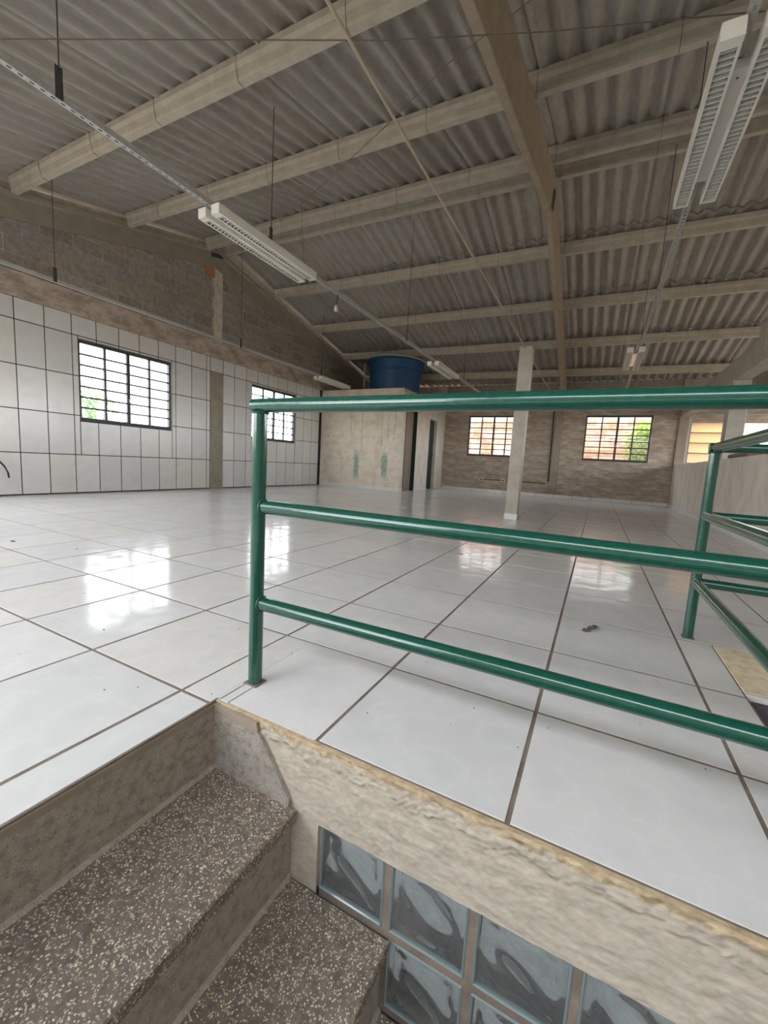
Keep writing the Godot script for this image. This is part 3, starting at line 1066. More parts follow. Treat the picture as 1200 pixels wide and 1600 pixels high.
# ---------------------------------------------------------------- end wall
func build_back_wall() -> void:
	var o := struct("wall_back", "end wall of smeared brownish concrete blocks with two barred windows")
	var wins := [Rect2(-4.075, 1.087, 1.53, 1.213), Rect2(-0.822, 1.087, 1.545, 1.213), Rect2(1.52, 1.12, 0.955, 1.0), Rect2(2.54, 1.12, 1.6, 1.0)]
	var core := MB.new()
	for r in cut(Rect2(LEFT - 0.15, -0.2, RIGHT - LEFT + 0.3, 3.42), wins):
		core.span(Vector3(r.position.x, r.position.y, BACK - 0.16), Vector3(r.end.x, r.end.y, BACK - 0.006))
	put(core, "mortar_backing", "mortar", o)
	var row := 0
	var y := 0.0
	var pil := Rect2(-1.605, -0.1, 0.205, 3.2)
	while y < 3.05:
		var xa := -4.86 - (0.2 if row % 2 else 0.0)
		while xa < 3.6:
			var r := Rect2(maxf(xa, -4.86), y, minf(xa + 0.398, 3.6) - maxf(xa, -4.86), 0.198)
			xa += 0.40
			for c in cut(r, wins + [pil]):
				if c.size.x < 0.03 or c.size.y < 0.02:
					continue
				var dark: bool = c.position.y > 2.62
				var s := Vector3(snappedf(c.size.x, 0.005), snappedf(c.size.y, 0.005), 0.02)
				var kind := ("block_%d" % (rng.randi() % 5)) if dark else ("render_block_%d" % (rng.randi() % 4))
				put_mesh(box_mesh(s, 0.003), "block", kind, o, Vector3(c.get_center().x, c.get_center().y, BACK - 0.0105 + rng.randf_range(-0.002, 0.002)))
		y += 0.20
		row += 1
	var p := MB.new()
	p.chamfer(Vector3(-1.5025, 1.51, BACK + 0.01), Vector3(0.195, 3.02, 0.05), 0.005)
	put(p, "pilaster", "concrete_grey", o)
	var cr := MB.new()
	cr.chamfer(Vector3(1.375, 1.6, BACK + 0.02), Vector3(0.20, 3.15, 0.07), 0.006)
	put(cr, "corner_column", "concrete_brown", o)
	window("window_3", "steel barred window in the end wall beside the washroom doors", Vector3(-3.31, 1.087, BACK - 0.03), 0.0, 1.53, 1.213)
	window("window_4", "steel barred window in the end wall next to the low parapet, foliage behind it", Vector3(-0.05, 1.087, BACK - 0.03), 0.0, 1.545, 1.213)
	# skirting of cut tiles
	var bb := struct("baseboard_back", "white tile skirting along the end wall")
	var x := -4.85
	var k := 0
	while x < 1.26:
		var x2 := minf(-4.80 + TILE * (k + 1) - 0.008, 1.27)
		put_mesh(box_mesh(Vector3(snappedf(x2 - x - 0.014, 0.001), 0.085, 0.010), 0.0015), "skirting_tile", "skirting_tile", bb, Vector3((x + x2) / 2, 0.0430, BACK + (0.041 if (x < -1.3 and x2 > -1.7) else 0.0062)))
		x = x2
		k += 1
	# louvred opening beyond the parapet
	var lv := thing("louvered_shutter", "tan louvered boards in the opening beyond the low parapet", "shutter", Vector3(1.52, 1.12, BACK))
	var fr := MB.new()
	fr.chamfer(Vector3(0.015, 0.5, -0.05), Vector3(0.03, 1.0, 0.08), 0.003)
	put(fr, "jamb", "concrete_brown", lv)
	fr = MB.new()
	fr.chamfer(Vector3(0.94, 0.5, -0.05), Vector3(0.03, 1.0, 0.08), 0.003)
	put(fr, "jamb", "concrete_brown", lv)
	for i in 4:
		var bd := MB.new()
		bd.chamfer(Vector3.ZERO, Vector3(0.90, 0.268, 0.014), 0.002)
		var b := put(bd, "louver_board", "louver_board", lv, Vector3(0.478, 0.125 + 0.25 * i, -0.055))
		b.rotation.x = 0.30
		put_mesh(box_mesh(Vector3(0.90, 0.022, 0.03), 0.003), "shadow_strip", "door_brown", lv, Vector3(0.478, 0.012 + 0.25 * i, -0.006))  # brown strip added for the dark shadow line between boards
	var st := thing("slotted_angle", "toothed galvanised angle strip framing the louvered opening", "angle strip", Vector3(1.49, 1.10, BACK + 0.03))
	var tm := MB.new()
	tm.span(Vector3(-0.012, 0, -0.012), Vector3(0.03, 1.24, -0.006))
	for i in 41:
		tm.box(Vector3(0.012, 0.015 + 0.03 * i, 0.002), Vector3(0.034, 0.014, 0.018))
	put(tm, "upright_strip", "galvanised", st)
	tm = MB.new()
	tm.span(Vector3(-0.012, 1.20, -0.012), Vector3(2.6, 1.24, -0.006))
	for i in 86:
		tm.box(Vector3(0.02 + 0.03 * i, 1.222, 0.002), Vector3(0.014, 0.034, 0.018))
	put(tm, "head_strip", "galvanised", st)

# ---------------------------------------------------------------- parapet, side and near walls, storey below
func build_other_walls() -> void:
	var o := struct("wall_parapet", "low plastered parapet wall with dark streaks beyond the railings")
	var mb := MB.new()
	mb.chamfer(Vector3(1.355, 0.425, (BACK + 0.2) / 2), Vector3(0.15, 1.27, 0.2 - BACK), 0.006)
	put(mb, "plaster", "plaster", o)
	var bb := struct("baseboard_right", "white tile skirting along the low parapet")
	var z := BACK + 0.02
	while z < -1.0:
		put_mesh(box_mesh(Vector3(0.009, 0.085, 0.466), 0.0015), "skirting_tile", "skirting_tile", bb, Vector3(1.2748, 0.043, z + 0.24))
		z += TILE
	var r := struct("wall_right", "unfinished block wall beyond the parapet")
	mb = MB.new()
	for q in cut(Rect2(BACK - 0.15, -3.0, NEAR - BACK + 0.3, 5.95), [Rect2(-11.2, 0.8, 2.9, 1.7), Rect2(-8.1, 0.8, 2.9, 1.7), Rect2(-4.8, 1.0, 2.2, 1.2)]):  # unseen openings, added to let side light into the hall
		mb.span(Vector3(RIGHT, q.position.y, q.position.x), Vector3(RIGHT + 0.15, q.end.y, q.end.x))
	mb.prism(PackedVector2Array([Vector2(1.2, 2.94), Vector2(1.2, roof_at(RIGHT, 1.2) + 0.15), Vector2(-4.7, roof_at(RIGHT, -4.7) + 0.15), Vector2(-10.9, roof_at(RIGHT, -10.9) + 0.15), Vector2(-10.9, 2.94)]), Vector3(RIGHT, 0, 0), Vector3(0, 0, 1), Vector3.UP, Vector3(0.15, 0, 0))
	put(mb, "masonry", "block_0", r)
	# near wall: open between the piers above a sill
	var n := struct("wall_near", "wall behind the stairs with wide unglazed openings")
	mb = MB.new()
	var top := 2.86
	for q in cut(Rect2(LEFT - 0.15, -3.0, RIGHT - LEFT + 0.3, top + 3.0 - 0.25), [Rect2(-6.6, 1.0, 2.0, 1.2), Rect2(-3.9, 1.0, 2.0, 1.2)]):
		mb.span(Vector3(q.position.x, q.position.y, NEAR), Vector3(q.end.x, q.end.y, NEAR + 0.15))
	put(mb, "masonry", "plaster", n)
	# storey below, seen through the glass blocks and the openings
	var lo := struct("floor_lower", "pale floor of the storey below")
	mb = MB.new()
	mb.span(Vector3(LEFT - 0.15, -3.2, BACK - 0.15), Vector3(RIGHT + 0.15, -3.0, NEAR + 0.15))
	put(mb, "slab", "lower_floor", lo)
	var lw := struct("wall_lower", "walls of the storey below")
	mb = MB.new()
	for q in cut(Rect2(BACK - 0.15, -3.0, NEAR - BACK + 0.3, 2.8), [Rect2(-9.0, -2.0, 3.0, 1.5), Rect2(-4.0, -2.9, 5.0, 2.4)]):
		mb.span(Vector3(LEFT - 0.15, q.position.y, q.position.x), Vector3(LEFT, q.end.y, q.end.x))
	for q in cut(Rect2(LEFT, -3.0, RIGHT - LEFT, 2.8), [Rect2(-6.0, -2.9, 5.0, 2.3)]):
		mb.span(Vector3(q.position.x, q.position.y, BACK - 0.15), Vector3(q.end.x, q.end.y, BACK))
	put(mb, "masonry", "lower_wall", lw)
	# second opening: stone slab let into the floor, white bead, dark grey edge
	var sh := struct("trim_1", "cream veined stone slab edging the second floor opening beside the far railing")
	var h := HOLE
	mb = MB.new()
	mb.chamfer(Vector3(h.get_center().x, -0.012, -0.742), Vector3(h.size.x - 0.002, 0.025, 0.430), 0.002)
	put(mb, "stone_slab", "cream_stone", sh)
	mb = MB.new()
	mb.chamfer(Vector3(h.get_center().x, -0.010, -0.516), Vector3(h.size.x - 0.002, 0.022, 0.020), 0.002)
	put(mb, "white_bead", "skirting_tile", sh)
	mb = MB.new()
	mb.span(Vector3(h.position.x, -0.75, h.position.y - 0.08), Vector3(h.end.x, -0.022, h.position.y + 0.004))
	mb.span(Vector3(h.position.x - 0.02, -0.2, h.position.y), Vector3(h.position.x + 0.003, -0.009, h.end.y))
	put(mb, "dark_edge", "dark_grey", sh)

# ---------------------------------------------------------------- roof
func build_roof() -> void:
	var o := struct("ceiling", "gable roof of grey corrugated sheets on concrete purlins and rafters")
	var pivot := Vector3(-1.4, 0, 0)
	o.position = pivot
	o.rotation.z = -0.015
	# corrugated sheets
	var W := 1.06
	var waves := 6
	var slope := atan(0.2276)
	var len_n := 1.45 / cos(slope) + 0.17
	var sm := sheet_mesh(W + 0.045, len_n, waves)
	var rows := []   # [z of the lower purlin, direction of the rise]
	for k in 5:
		rows.append([-1.5 + 1.45 * (3 - k), -1.0])
	# near slope: lower purlins at 2.85, 1.4, -0.05, -1.5, -2.95 (the last reaches the ridge)
	for k in 5:
		rows.append([-12.05 + 1.45 * k, 1.0])
	var cols := 12
	for ri in rows.size():
		var z0: float = rows[ri][0]
		var dir: float = rows[ri][1]
		for c in cols:
			var xc := LEFT - 0.30 + W * (c + 0.5)
			var zm := z0 + dir * (1.45 * 0.5 + 0.045)
			var lift := 0.0
			if dir < 0.0:
				lift = 4.07 + 0.2276 * (-2.95 - zm)
			else:
				lift = 4.19 + 0.2276 * (zm + 6.25)
			var s := put_mesh(sm, "roof_sheet", "sheet_%d" % (rng.randi() % 4), o, Vector3(xc - pivot.x, lift + 0.221, zm))
			var tiltx := (slope - 0.015) * (1.0 if dir < 0.0 else -1.0)
			s.basis = Basis(Vector3(1, 0, 0), tiltx) * Basis(Vector3(0, 0, 1), 0.013)
	var cap := MB.new()
	cap.box(Vector3(-1.4 - pivot.x, 4.678, -4.55), Vector3(12.9, 0.01, 0.42), Basis(Vector3(1, 0, 0), slope))
	cap.box(Vector3(-1.4 - pivot.x, 4.742, -4.90), Vector3(12.9, 0.01, 0.42), Basis(Vector3(1, 0, 0), -slope))
	put(cap, "ridge_cap", "sheet_1", o)
	# purlins
	var prof := PackedVector2Array([Vector2(-0.032, 0), Vector2(0.032, 0), Vector2(0.040, 0.022), Vector2(0.046, 0.085), Vector2(0.062, 0.12), Vector2(0.062, 0.172), Vector2(-0.062, 0.172), Vector2(-0.062, 0.12), Vector2(-0.046, 0.085), Vector2(-0.040, 0.022)])
	var pm := MB.new()
	pm.prism(prof, Vector3(LEFT + 0.02 - pivot.x, 0, 0), Vector3(0, 0, 1), Vector3.UP, Vector3(RIGHT - LEFT, 0, 0))
	var pmesh := pm.mesh()
	var hook := MB.new()
	hook.tube([Vector3(0, 0.17, 0.064), Vector3(0, 0.11, 0.064), Vector3(0, 0.02, 0.043), Vector3(0, -0.004, 0.034), Vector3(0, -0.004, -0.02)], 0.0019, 5)
	var hmesh := hook.mesh()
	for z in [3.8, 2.85, 1.4, -0.05, -1.5, -2.95, -4.4, -4.86, -6.25, -7.7, -9.15, -10.6]:
		var yb: float = 4.07 + 0.2276 * (-2.95 - z) if z > -4.6 else 4.19 + 0.2276 * (z + 6.25)
		var p := put_mesh(pmesh, "purlin", "concrete_purlin", o, Vector3(0, yb, z))
		if z < 0.0:
			for c in range(1, 8):
				put_mesh(hmesh, "hook_bolt", "dark_steel", p, Vector3(LEFT - 0.30 + W * c + 0.02 - pivot.x, 0, 0))
	# rafters under the purlins
	for rx in [[-1.33, -1.44], [3.2, 3.1]]:
		var z_r := -4.78
		for half in 2:
			var za: float = NEAR if half == 0 else BACK - 0.1
			var xa: float = rx[0] + 0.03 if half == 0 else rx[1] - 0.05
			var xr: float = (rx[0] + rx[1]) / 2.0
			var a := Vector3(xa - pivot.x, roof_low(za) - 0.002, za)
			var rl := 4.07 + 0.2276 * (-2.95 - z_r) if half == 0 else 4.19 + 0.2276 * (z_r + 6.25)
			var b := Vector3(xr - pivot.x, rl - 0.002, z_r)
			var mb := MB.new()
			var pr := PackedVector2Array([Vector2(-0.036, -0.395), Vector2(-0.030, -0.40), Vector2(0.030, -0.40), Vector2(0.036, -0.395), Vector2(0.046, -0.2), Vector2(0.056, 0.0), Vector2(-0.056, 0.0), Vector2(-0.046, -0.2)])
			mb.prism(pr, a, Vector3.RIGHT, Vector3.UP, b - a)
			put(mb, "rafter", "concrete_rafter", o)
		var bp := MB.new()
		bp.chamfer(Vector3((rx[0] + rx[1]) / 2.0 + 0.062 - pivot.x, 4.22, -4.79), Vector3(0.01, 0.24, 0.07), 0.002)
		put(bp, "joint_plate", "dark_steel", o)

func sheet_mesh(w: float, l: float, waves: int) -> ArrayMesh:
	var mb := MB.new()
	var seg := waves * 8
	var amp := 0.031
	var t := 0.007
	for side in 2:
		for i in seg:
			var P := []
			var M := []
			for q in [[i, 0], [i + 1, 0], [i + 1, 1], [i, 1]]:
				var x: float = -w / 2 + w * q[0] / seg
				var ph := TAU * waves * (x + w / 2) / w * (w - 0.045) / w
				var yy := amp * cos(ph) + (t if side == 1 else 0.0)
				var dy := -amp * sin(ph) * TAU * waves / w
				P.append(Vector3(x, yy, l / 2 if q[1] == 0 else -l / 2))
				var nn := Vector3(-dy, 1, 0).normalized()
				M.append(nn if side == 1 else -nn)
			if side == 1:
				mb.squad(P, M)
			else:
				mb.squad([P[3], P[2], P[1], P[0]], [M[3], M[2], M[1], M[0]])
	for e in [-1.0, 1.0]:
		for i in seg:
			var xa := -w / 2 + w * i / seg
			var xb := -w / 2 + w * (i + 1) / seg
			var ya := amp * cos(TAU * waves * (xa + w / 2) / w * (w - 0.045) / w)
			var yb := amp * cos(TAU * waves * (xb + w / 2) / w * (w - 0.045) / w)
			var z: float = e * l / 2
			if e > 0:
				mb.quad(Vector3(xa, ya, z), Vector3(xb, yb, z), Vector3(xb, yb + t, z), Vector3(xa, ya + t, z))
			else:
				mb.quad(Vector3(xb, yb, z), Vector3(xa, ya, z), Vector3(xa, ya + t, z), Vector3(xb, yb + t, z))
	return mb.mesh()

# ---------------------------------------------------------------- washroom block
func build_washroom() -> void:
	var FZ := -8.25
	var SX := -4.87
	var o := struct("wall_washroom", "pale rendered washroom block with two green stains on its front")
	var mb := MB.new()
	mb.span(Vector3(LEFT, 0, FZ - 0.13), Vector3(SX, 2.50, FZ - 0.002))
	put(mb, "front_masonry", "plaster", o)
	mb = MB.new()
	mb.quad_uv(Vector3(LEFT, 0, FZ), Vector3(SX + 0.004, 0, FZ), Vector3(SX + 0.004, 2.60, FZ), Vector3(LEFT, 2.60, FZ), Vector2(0, 1), Vector2(1, 1), Vector2(1, 0), Vector2(0, 0))
	mb.quad(Vector3(SX + 0.004, 0, FZ - 0.002), Vector3(LEFT, 0, FZ - 0.002), Vector3(LEFT, 2.60, FZ - 0.002), Vector3(SX + 0.004, 2.60, FZ - 0.002))
	mb.quad(Vector3(SX + 0.004, 0, FZ), Vector3(SX + 0.004, 0, FZ - 0.002), Vector3(SX + 0.004, 2.60, FZ - 0.002), Vector3(SX + 0.004, 2.60, FZ))
	put(mb, "render_coat", "front_render", o)
	mb = MB.new()
	for r in cut(Rect2(BACK, 0.0, FZ - 0.13 - BACK, 2.5), [Rect2(-9.18, 0.0, 0.74, 2.15), Rect2(-10.74, 0.0, 0.61, 2.06)]):
		mb.span(Vector3(SX - 0.13, r.position.y, r.position.x), Vector3(SX, r.end.y, r.end.x))
	put(mb, "side_masonry", "plaster", o)
	mb = MB.new()
	mb.span(Vector3(LEFT, 2.50, BACK), Vector3(SX - 0.005, 2.595, FZ - 0.003))
	put(mb, "roof_slab", "concrete", o)
	# doors
	var d := struct("door_1", "brown door with a black lever handle in a dark green frame on the washroom side")
	d.position = Vector3(SX, 0, -8.81)
	mb = MB.new()
	mb.chamfer(Vector3(-0.112, 1.05, 0), Vector3(0.035, 2.1, 0.68), 0.003)
	put(mb, "leaf", "door_brown", d)
	mb = MB.new()
	mb.chamfer(Vector3(-0.060, 1.07, -0.355), Vector3(0.14, 2.14, 0.03), 0.003)
	mb.chamfer(Vector3(-0.060, 1.07, 0.355), Vector3(0.14, 2.14, 0.03), 0.003)
	mb.chamfer(Vector3(-0.060, 2.125, 0), Vector3(0.14, 0.03, 0.68), 0.003)
	put(mb, "frame", "dark_green", d)
	mb = MB.new()
	mb.tube([Vector3(-0.095, 1.02, -0.285), Vector3(-0.055, 1.02, -0.285), Vector3(-0.05, 1.02, -0.27), Vector3(-0.05, 1.02, -0.18)], 0.009, 8)
	put(mb, "handle", "black_plastic", d)
	var e := struct("door_2", "dark green door near the end wall on the washroom side")
	e.position = Vector3(SX, 0, -10.435)
	mb = MB.new()
	mb.chamfer(Vector3(-0.112, 1.02, 0), Vector3(0.035, 2.04, 0.60), 0.003)
	put(mb, "leaf", "dark_green", e)
	mb = MB.new()
	mb.tube([Vector3(-0.095, 1.02, -0.25), Vector3(-0.055, 1.02, -0.25), Vector3(-0.05, 1.02, -0.14)], 0.009, 8)
	put(mb, "handle", "black_plastic", e)
	# skirting
	var bb := struct("baseboard_washroom", "white tile skirting round the washroom block")
	var x := LEFT + 0.01
	for xx in [-7.03, -6.56, -6.09, -5.61, -5.15, -4.868]:
		put_mesh(box_mesh(Vector3(snappedf(xx - x - 0.014, 0.001), 0.085, 0.009), 0.0015), "skirting_tile", "skirting_tile", bb, Vector3((x + xx) / 2, 0.043, FZ + 0.0052))
		x = xx
	for s in [[-8.245, -8.44], [-9.18, -9.64], [-9.64, -10.13], [-10.75, -11.38]]:
		put_mesh(box_mesh(Vector3(0.009, 0.085, snappedf(absf(s[1] - s[0]) - 0.004, 0.005)), 0.0015), "skirting_tile", "skirting_tile", bb, Vector3(SX + 0.0052, 0.043, (s[0] + s[1]) / 2))

# ---------------------------------------------------------------- railings
func build_railings() -> void:
	var r := 0.0205
	var Z := 0.330
	var o := thing("pipe_railing", "green pipe railing standing along the edge of the stairwell", "railing", Vector3(-1.290, 0, Z))
	rail_part(o, "post", [Vector3(0, 0.003, 0), Vector3(0, 0.845, 0)], 0.0215)
	rail_part(o, "top_rail", [Vector3(-0.024, 0.864, 0), Vector3(2.20, 0.864, 0)], r)
	rail_part(o, "mid_rail", [Vector3(0.015, 0.566, 0), Vector3(2.20, 0.572, 0)], r)
	rail_part(o, "low_rail", [Vector3(0.015, 0.265, 0), Vector3(2.20, 0.273, 0)], r)
	weld_ring(o, Vector3(0.0215, 0.566, 0), Vector3.RIGHT, 0.0215)
	weld_ring(o, Vector3(0.0215, 0.265, 0), Vector3.RIGHT, 0.0215)
	weld_ring(o, Vector3(0, 0.843, 0), Vector3.UP, 0.0225)
	var bp := MB.new()
	bp.chamfer(Vector3(0, 0.0022, 0), Vector3(0.052, 0.004, 0.052), 0.0015)
	put(bp, "base_plate", "rust_plate", o)
	rail_part(o, "post", [Vector3(2.18, 0.003, 0), Vector3(2.18, 0.845, 0)], 0.0215)
	var p := thing("pipe_railing", "green pipe railing turning a corner round the second floor opening", "railing", Vector3(0.052, 0, -1.003))
	rail_part(p, "post", [Vector3(0, 0.003, 0), Vector3(0, 0.842, 0)], 0.0205)
	for k in 3:
		var y: float = [0.862, 0.563, 0.262][k]
		var called: String = ["top_rail", "mid_rail", "low_rail"][k]
		rail_part(p, called, [Vector3(-0.022 if k == 0 else 0.012, y, 0), Vector3(1.215, y, 0)], r)
		rail_part(p, called, [Vector3(0, y, 0.0 if k == 0 else 0.012), Vector3(0, y + 0.004, 1.29)], r)
	rail_part(p, "post", [Vector3(1.19, 0.003, 0), Vector3(1.19, 0.842, 0)], 0.0205)
	rail_part(p, "post", [Vector3(0, 0.003, 1.27), Vector3(0, 0.842, 1.27)], 0.0205)
	bp = MB.new()
	bp.chamfer(Vector3(0, 0.0022, 0), Vector3(0.05, 0.004, 0.05), 0.0015)
	put(bp, "base_plate", "rust_plate", p)
	weld_ring(p, Vector3(0, 0.840, 0), Vector3.UP, 0.0215)

# ---------------------------------------------------------------- columns
func build_columns() -> void:
	var o := thing("concrete_column", "square pale concrete column standing free on the tiled floor, white tiles round its foot", "column", Vector3(-1.45, 0, -4.94))
	var mb := MB.new()
	mb.chamfer(Vector3(0, 1.215, 0), Vector3(0.172, 2.43, 0.172), 0.006)
	put(mb, "shaft", "concrete_pale", o)
	for s in [[Vector3(0, 0.044, 0.0895), Vector3(0.182, 0.086, 0.007)], [Vector3(0.0895, 0.044, 0), Vector3(0.007, 0.086, 0.172)], [Vector3(-0.0895, 0.044, 0), Vector3(0.007, 0.086, 0.172)]]:
		put_mesh(box_mesh(s[1], 0.001), "skirting_tile", "skirting_tile", o, s[0])
	var p := thing("concrete_column", "concrete column rising from the low parapet under the beam", "column", Vector3(1.395, 1.055, -6.95))
	mb = MB.new()
	mb.chamfer(Vector3(0, 0.60, 0), Vector3(0.225, 1.20, 0.225), 0.006)
	put(mb, "shaft", "concrete", p)
	var b := thing("concrete_beam", "concrete beam above the low parapet running to the end wall", "beam", Vector3(1.395, 2.255, -7.0))
	mb = MB.new()
	mb.chamfer(Vector3(0, 0.165, -0.2), Vector3(0.20, 0.33, 8.35), 0.006)
	put(mb, "span", "concrete", b)
	mb = MB.new()
	mb.chamfer(Vector3(0.02, 0.30, 1.30), Vector3(0.28, 0.42, 0.30), 0.01)
	put(mb, "corbel", "concrete", b)

# ---------------------------------------------------------------- tracks, lamps, wires
func build_tracks() -> void:
	var y := 2.685
	cable_track("perforated steel track over the middle of the open tiled floor", -3.375, 3.4, BACK + 0.01, y, [1.4, -0.16, -1.88, -5.0, -8.2])
	cable_track("perforated steel track above the railings on the parapet side", -0.012, 3.4, BACK + 0.01, y, [1.4, -0.9, -2.95, -4.7, -6.9])
	cable_track("perforated steel track along the tiled wall, ending at the washroom block", -6.53, 3.4, -8.24, y, [1.4, -1.55, -4.5, -7.0])
	luminaire("white louvred luminaire on the middle track, hanging near the gable ridge", Vector3(-3.372, 2.605, -1.195), true)
	luminaire("white louvred luminaire hanging above the two green railings", Vector3(0.004, 2.605, -1.15), true)
	luminaire("white louvred luminaire hanging beside the blue water tank", Vector3(-3.375, 2.605, -6.27), false)
	luminaire("white louvred luminaire hanging before the end wall window by the parapet", Vector3(-0.066, 2.605, -6.23), false)
	luminaire("white louvred luminaire hung close to the tiled wall by the washroom block", Vector3(-6.53, 2.605, -6.9), false)
	var t := MB.new()
	t.tube([Vector3(-1.455, 2.415, 3.5), Vector3(-1.462, 2.405, -0.6), Vector3(-1.462, 2.41, -4.9), Vector3(-1.47, 2.42, BACK)], 0.0075, 8)
	tag(put(t, "tie_rod", "tie_rod"), "long rust-coloured tie rod running to the top of the free-standing column", "rod")
	t = MB.new()
	t.tube([Vector3(-3.37, 2.79, 0.09), Vector3(-1.536, 2.765, -0.703), Vector3(-0.81, 2.77, -0.988), Vector3(0.05, 2.79, -1.30)], 0.0028, 5)
	tag(put(t, "slack_wire", "wire"), "thin slack wire stretched across between two perforated tracks", "wire")
	t = MB.new()
	t.tube([Vector3(-0.62, 3.36, -1.2), Vector3(-0.965, 3.2, -1.251), Vector3(-1.48, 3.2, -1.408), Vector3(-2.074, 3.2, -1.686), Vector3(-2.634, 3.2, -1.926), Vector3(-3.265, 3.2, -2.191), Vector3(-3.37, 2.73, -2.4)], 0.0025, 5)
	tag(put(t, "slanting_wire", "wire"), "thin slanting wire crossing below the rafter to the middle track", "wire")
	var s := thing("hanging_socket", "small pale lamp socket dangling from the middle track on a short cable", "socket", Vector3(-3.375, 2.685, -3.05))
	t = MB.new()
	t.tube([Vector3(0, 0.0, 0), Vector3(0.0, -0.05, 0.01), Vector3(-0.02, -0.11, 0)], 0.006, 6)
	put(t, "cable", "dark_steel", s)
	t = MB.new()
	t.lathe([Vector2(0.0, -0.19), Vector2(0.02, -0.19), Vector2(0.024, -0.15), Vector2(0.016, -0.12), Vector2(0.0, -0.11)], 12, Vector3(-0.02, 0, 0))
	put(t, "holder", "socket_white", s)

# ---------------------------------------------------------------- water tank
func build_tank() -> void:
	var o := thing("water_tank", "blue plastic water tank with a grey lid on the washroom block", "tank", Vector3(-5.60, 2.595, -9.15))
	var mb := MB.new()
	mb.lathe([Vector2(0, 0.0), Vector2(0.66, 0.0), Vector2(0.675, 0.02), Vector2(0.695, 0.35), Vector2(0.71, 0.54), Vector2(0.728, 0.55), Vector2(0.73, 0.585), Vector2(0.716, 0.60), Vector2(0.735, 0.80), Vector2(0.775, 0.812), Vector2(0.775, 0.84), Vector2(0.0, 0.845)], 56)
	put(mb, "body", "tank_blue", o)
	mb = MB.new()
	mb.lathe([Vector2(0.0, 0.0), Vector2(0.80, 0.0), Vector2(0.815, -0.015), Vector2(0.815, 0.02), Vector2(0.79, 0.03), Vector2(0.5, 0.06), Vector2(0.0, 0.08)], 56)
	var lid := put(mb, "lid", "tank_lid", o, Vector3(0, 0.86, 0))
	lid.rotation = Vector3(0.0, 0, -0.012)
	var p := thing("overflow_pipe", "beige upright pipe beside the blue water tank", "pipe", Vector3(-6.46, 2.595, -8.95))
	mb = MB.new()
	mb.tube([Vector3(0, 0.02, 0), Vector3(0, 0.83, 0)], 0.024, 12)
	put(mb, "pipe", "pvc", p)
	mb = MB.new()
	mb.chamfer(Vector3(0, 0.06, 0), Vector3(0.13, 0.12, 0.1), 0.01)
	put(mb, "pipe_foot", "pvc", p)

# ---------------------------------------------------------------- outside
func build_outside() -> void:
	var g := struct("floor_ground", "bare earth outside the hall")
	var mb := MB.new()
	mb.span(Vector3(-60, -3.6, -60), Vector3(60, -3.21, 60))
	put(mb, "earth", "ground", g)
	# neighbour's brick wall behind the end wall
	var n := thing("neighbour_wall", "orange hollow-brick wall of the neighbour seen through the end windows", "wall", Vector3(0, -3.2, -13.6))
	mb = MB.new()
	mb.span(Vector3(-9.0, 0, -0.25), Vector3(2.2, 5.75, -0.008))
	put(mb, "mortar_backing", "outer_mortar", n)
	var rest := MB.new()
	var row := 0
	var y := 0.0
	while y < 5.6:
		var x := -9.0 + (0.15 if row % 2 else 0.0)
		while x < 2.1:
			var at := Vector3(x + 0.145, y + 0.095, -0.004 + rng.randf_range(-0.006, 0.004))
			if y > 3.9 and ((x > -5.6 and x < -2.9) or (x > -1.1 and x < 1.3)):
				put_mesh(box_mesh(Vector3(0.285, 0.182, 0.05), 0.003), "brick", ["outer_brick", "outer_brick_1", "outer_brick_2"][rng.randi() % 3], n, at)
			else:
				rest.box(at, Vector3(0.285, 0.182, 0.05))
			x += 0.30
		y += 0.195
		row += 1
	var rr := put(rest, "other_bricks", "outer_brick", n)
	rr.set_meta("kind", "stuff")
	leafy("garden_tree", "yellow-green leafy tree behind the end window next to the parapet", Vector3(0.78, -3.2, -12.85), 4.0, Vector3(0.55, 0.80, 0.45), 2600, "leaf", 4)
	leafy("garden_tree", "pale tree crown outside the window in the tiled wall nearest the corner", Vector3(-13.2, -3.2, -5.2), 3.6, Vector3(1.0, 1.0, 0.9), 2600, "leaf_pale", 8)

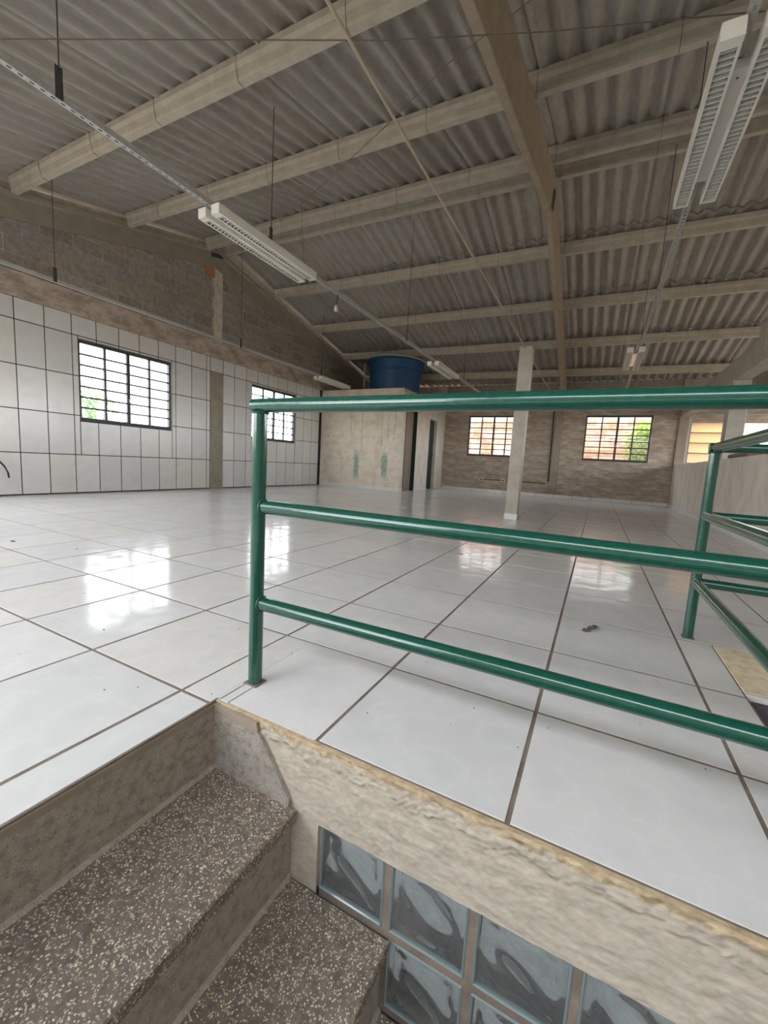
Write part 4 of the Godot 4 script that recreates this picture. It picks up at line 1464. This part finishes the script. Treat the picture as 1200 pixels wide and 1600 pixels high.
# ---------------------------------------------------------------- small things
func build_small() -> void:
	var l := thing("dry_leaf", "small crumpled dark scrap lying on the floor tiles inside the railing", "scrap", Vector3(-0.351, 0.0005, -0.82))
	var mb := MB.new()
	var q := RandomNumberGenerator.new()
	q.seed = 3
	var prev := Vector3(-0.02, 0.002, 0.03)
	for k in 7:
		var nx := prev + Vector3(0.007, q.randf_range(-0.004, 0.008), -0.011)
		nx.y = clampf(nx.y, 0.002, 0.014)
		var w := Vector3(0.010 + 0.006 * sin(k * 2.1), 0, 0.004)
		var dn := Vector3(0, -0.0018, 0)
		mb.quad(prev - w, prev + w, nx + w, nx - w)
		mb.quad(prev - w + dn, nx - w + dn, nx + w + dn, prev + w + dn)
		prev = nx
	put(mb, "blade", "dry_leaf", l)
	mb = MB.new()
	mb.tube([Vector3(0.02, 0.003, -0.04), Vector3(0.03, 0.006, -0.055), Vector3(0.034, 0.003, -0.07)], 0.0022, 5)
	put(mb, "stalk", "dry_leaf", l)
	for s in [[Vector3(-4.113, 0, -0.122), "flat dark flake on the tiles between the tiled wall and the stair head", 0.03], [Vector3(-1.328, 0, -2.022), "small dark flake on the tiles before the free-standing column", 0.02], [Vector3(-3.563, 0, -0.269), "tiny round crumb on the tiles between the tiled wall and the stair head", 0.008]]:
		mb = MB.new()
		var d: float = s[2]
		mb.prism(PackedVector2Array([Vector2(-d, -d * 0.25), Vector2(d * 0.2, -d * 0.4), Vector2(d, -d * 0.1), Vector2(d * 0.7, d * 0.35), Vector2(-d * 0.5, d * 0.3)]), s[0] + Vector3(0, 0.0006, 0), Vector3.RIGHT, Vector3.BACK, Vector3(0, 0.003, 0))
		tag(put(mb, "floor_flake", "dry_leaf"), s[1], "flake")
	# grit on the near tiles
	mb = MB.new()
	for k in 90:
		var x := q.randf_range(-3.2, 0.1)
		var z := q.randf_range(-1.4, 0.44) if x > STAIR_X else q.randf_range(-1.4, 1.5)
		var a := q.randf_range(0.0012, 0.0032)
		mb.chamfer(Vector3(x, a * 0.4 + 0.0004, z), Vector3(a * 1.6, a * 0.8, a), a * 0.2, Basis(Vector3.UP, q.randf() * TAU))
	tag(put(mb, "grit", "dry_leaf"), "scattered dark grit on the near floor tiles", "grit", "", "stuff")
	# stub of black cable out of the tiled wall
	mb = MB.new()
	mb.tube([Vector3(LEFT - 0.002, 0.52, -1.13), Vector3(LEFT + 0.03, 0.515, -1.15), Vector3(LEFT + 0.06, 0.47, -1.20), Vector3(LEFT + 0.075, 0.39, -1.255), Vector3(LEFT + 0.078, 0.31, -1.285), Vector3(LEFT + 0.07, 0.245, -1.295)], 0.011, 8)
	tag(put(mb, "cable_stub", "black_plastic"), "black cable stub curling out of the tiled wall", "cable")
	# sockets and conduits on the end wall
	for s in [[-3.549, -2.896, "pair of surface sockets joined by a conduit under the end window by the washroom"], [-2.44, -1.632, "surface sockets joined by a conduit beside the end wall pilaster"]]:
		var o := thing("surface_socket_run", s[2], "sockets", Vector3(s[0], 0.385, BACK))
		var wid: float = s[1] - s[0]
		for k in 2:
			mb = MB.new()
			mb.chamfer(Vector3(wid * k, 0, 0.022), Vector3(0.115, 0.09, 0.044), 0.006)
			put(mb, "socket_box", "socket_white", o)
			mb = MB.new()
			mb.chamfer(Vector3(wid * k, 0, 0.0455), Vector3(0.05, 0.04, 0.004), 0.001)
			put(mb, "socket_face", "black_plastic", o)
		mb = MB.new()
		mb.tube([Vector3(0.06, 0, 0.02), Vector3(wid - 0.06, 0, 0.02)], 0.014, 8)
		put(mb, "conduit", "socket_grey", o)
		if s[0] > -3.0:
			mb = MB.new()
			mb.tube([Vector3(wid, 0.045, 0.02), Vector3(wid - 0.03, 2.6, 0.02)], 0.014, 8)
			put(mb, "riser_conduit", "black_plastic", o)
	# things lying on the parapet
	mb = MB.new()
	mb.tube([Vector3(1.335, 1.095, -6.6), Vector3(1.345, 1.095, -5.75)], 0.032, 12)
	tag(put(mb, "pipe_offcut", "socket_grey"), "grey pipe offcut lying on top of the low parapet", "pipe")
	mb = MB.new()
	mb.chamfer(Vector3(1.34, 1.075, -5.45), Vector3(0.07, 0.03, 0.36), 0.006, Basis(Vector3.UP, 0.1))
	tag(put(mb, "brick_shard", "terracotta"), "orange brick shard lying on top of the low parapet", "shard")
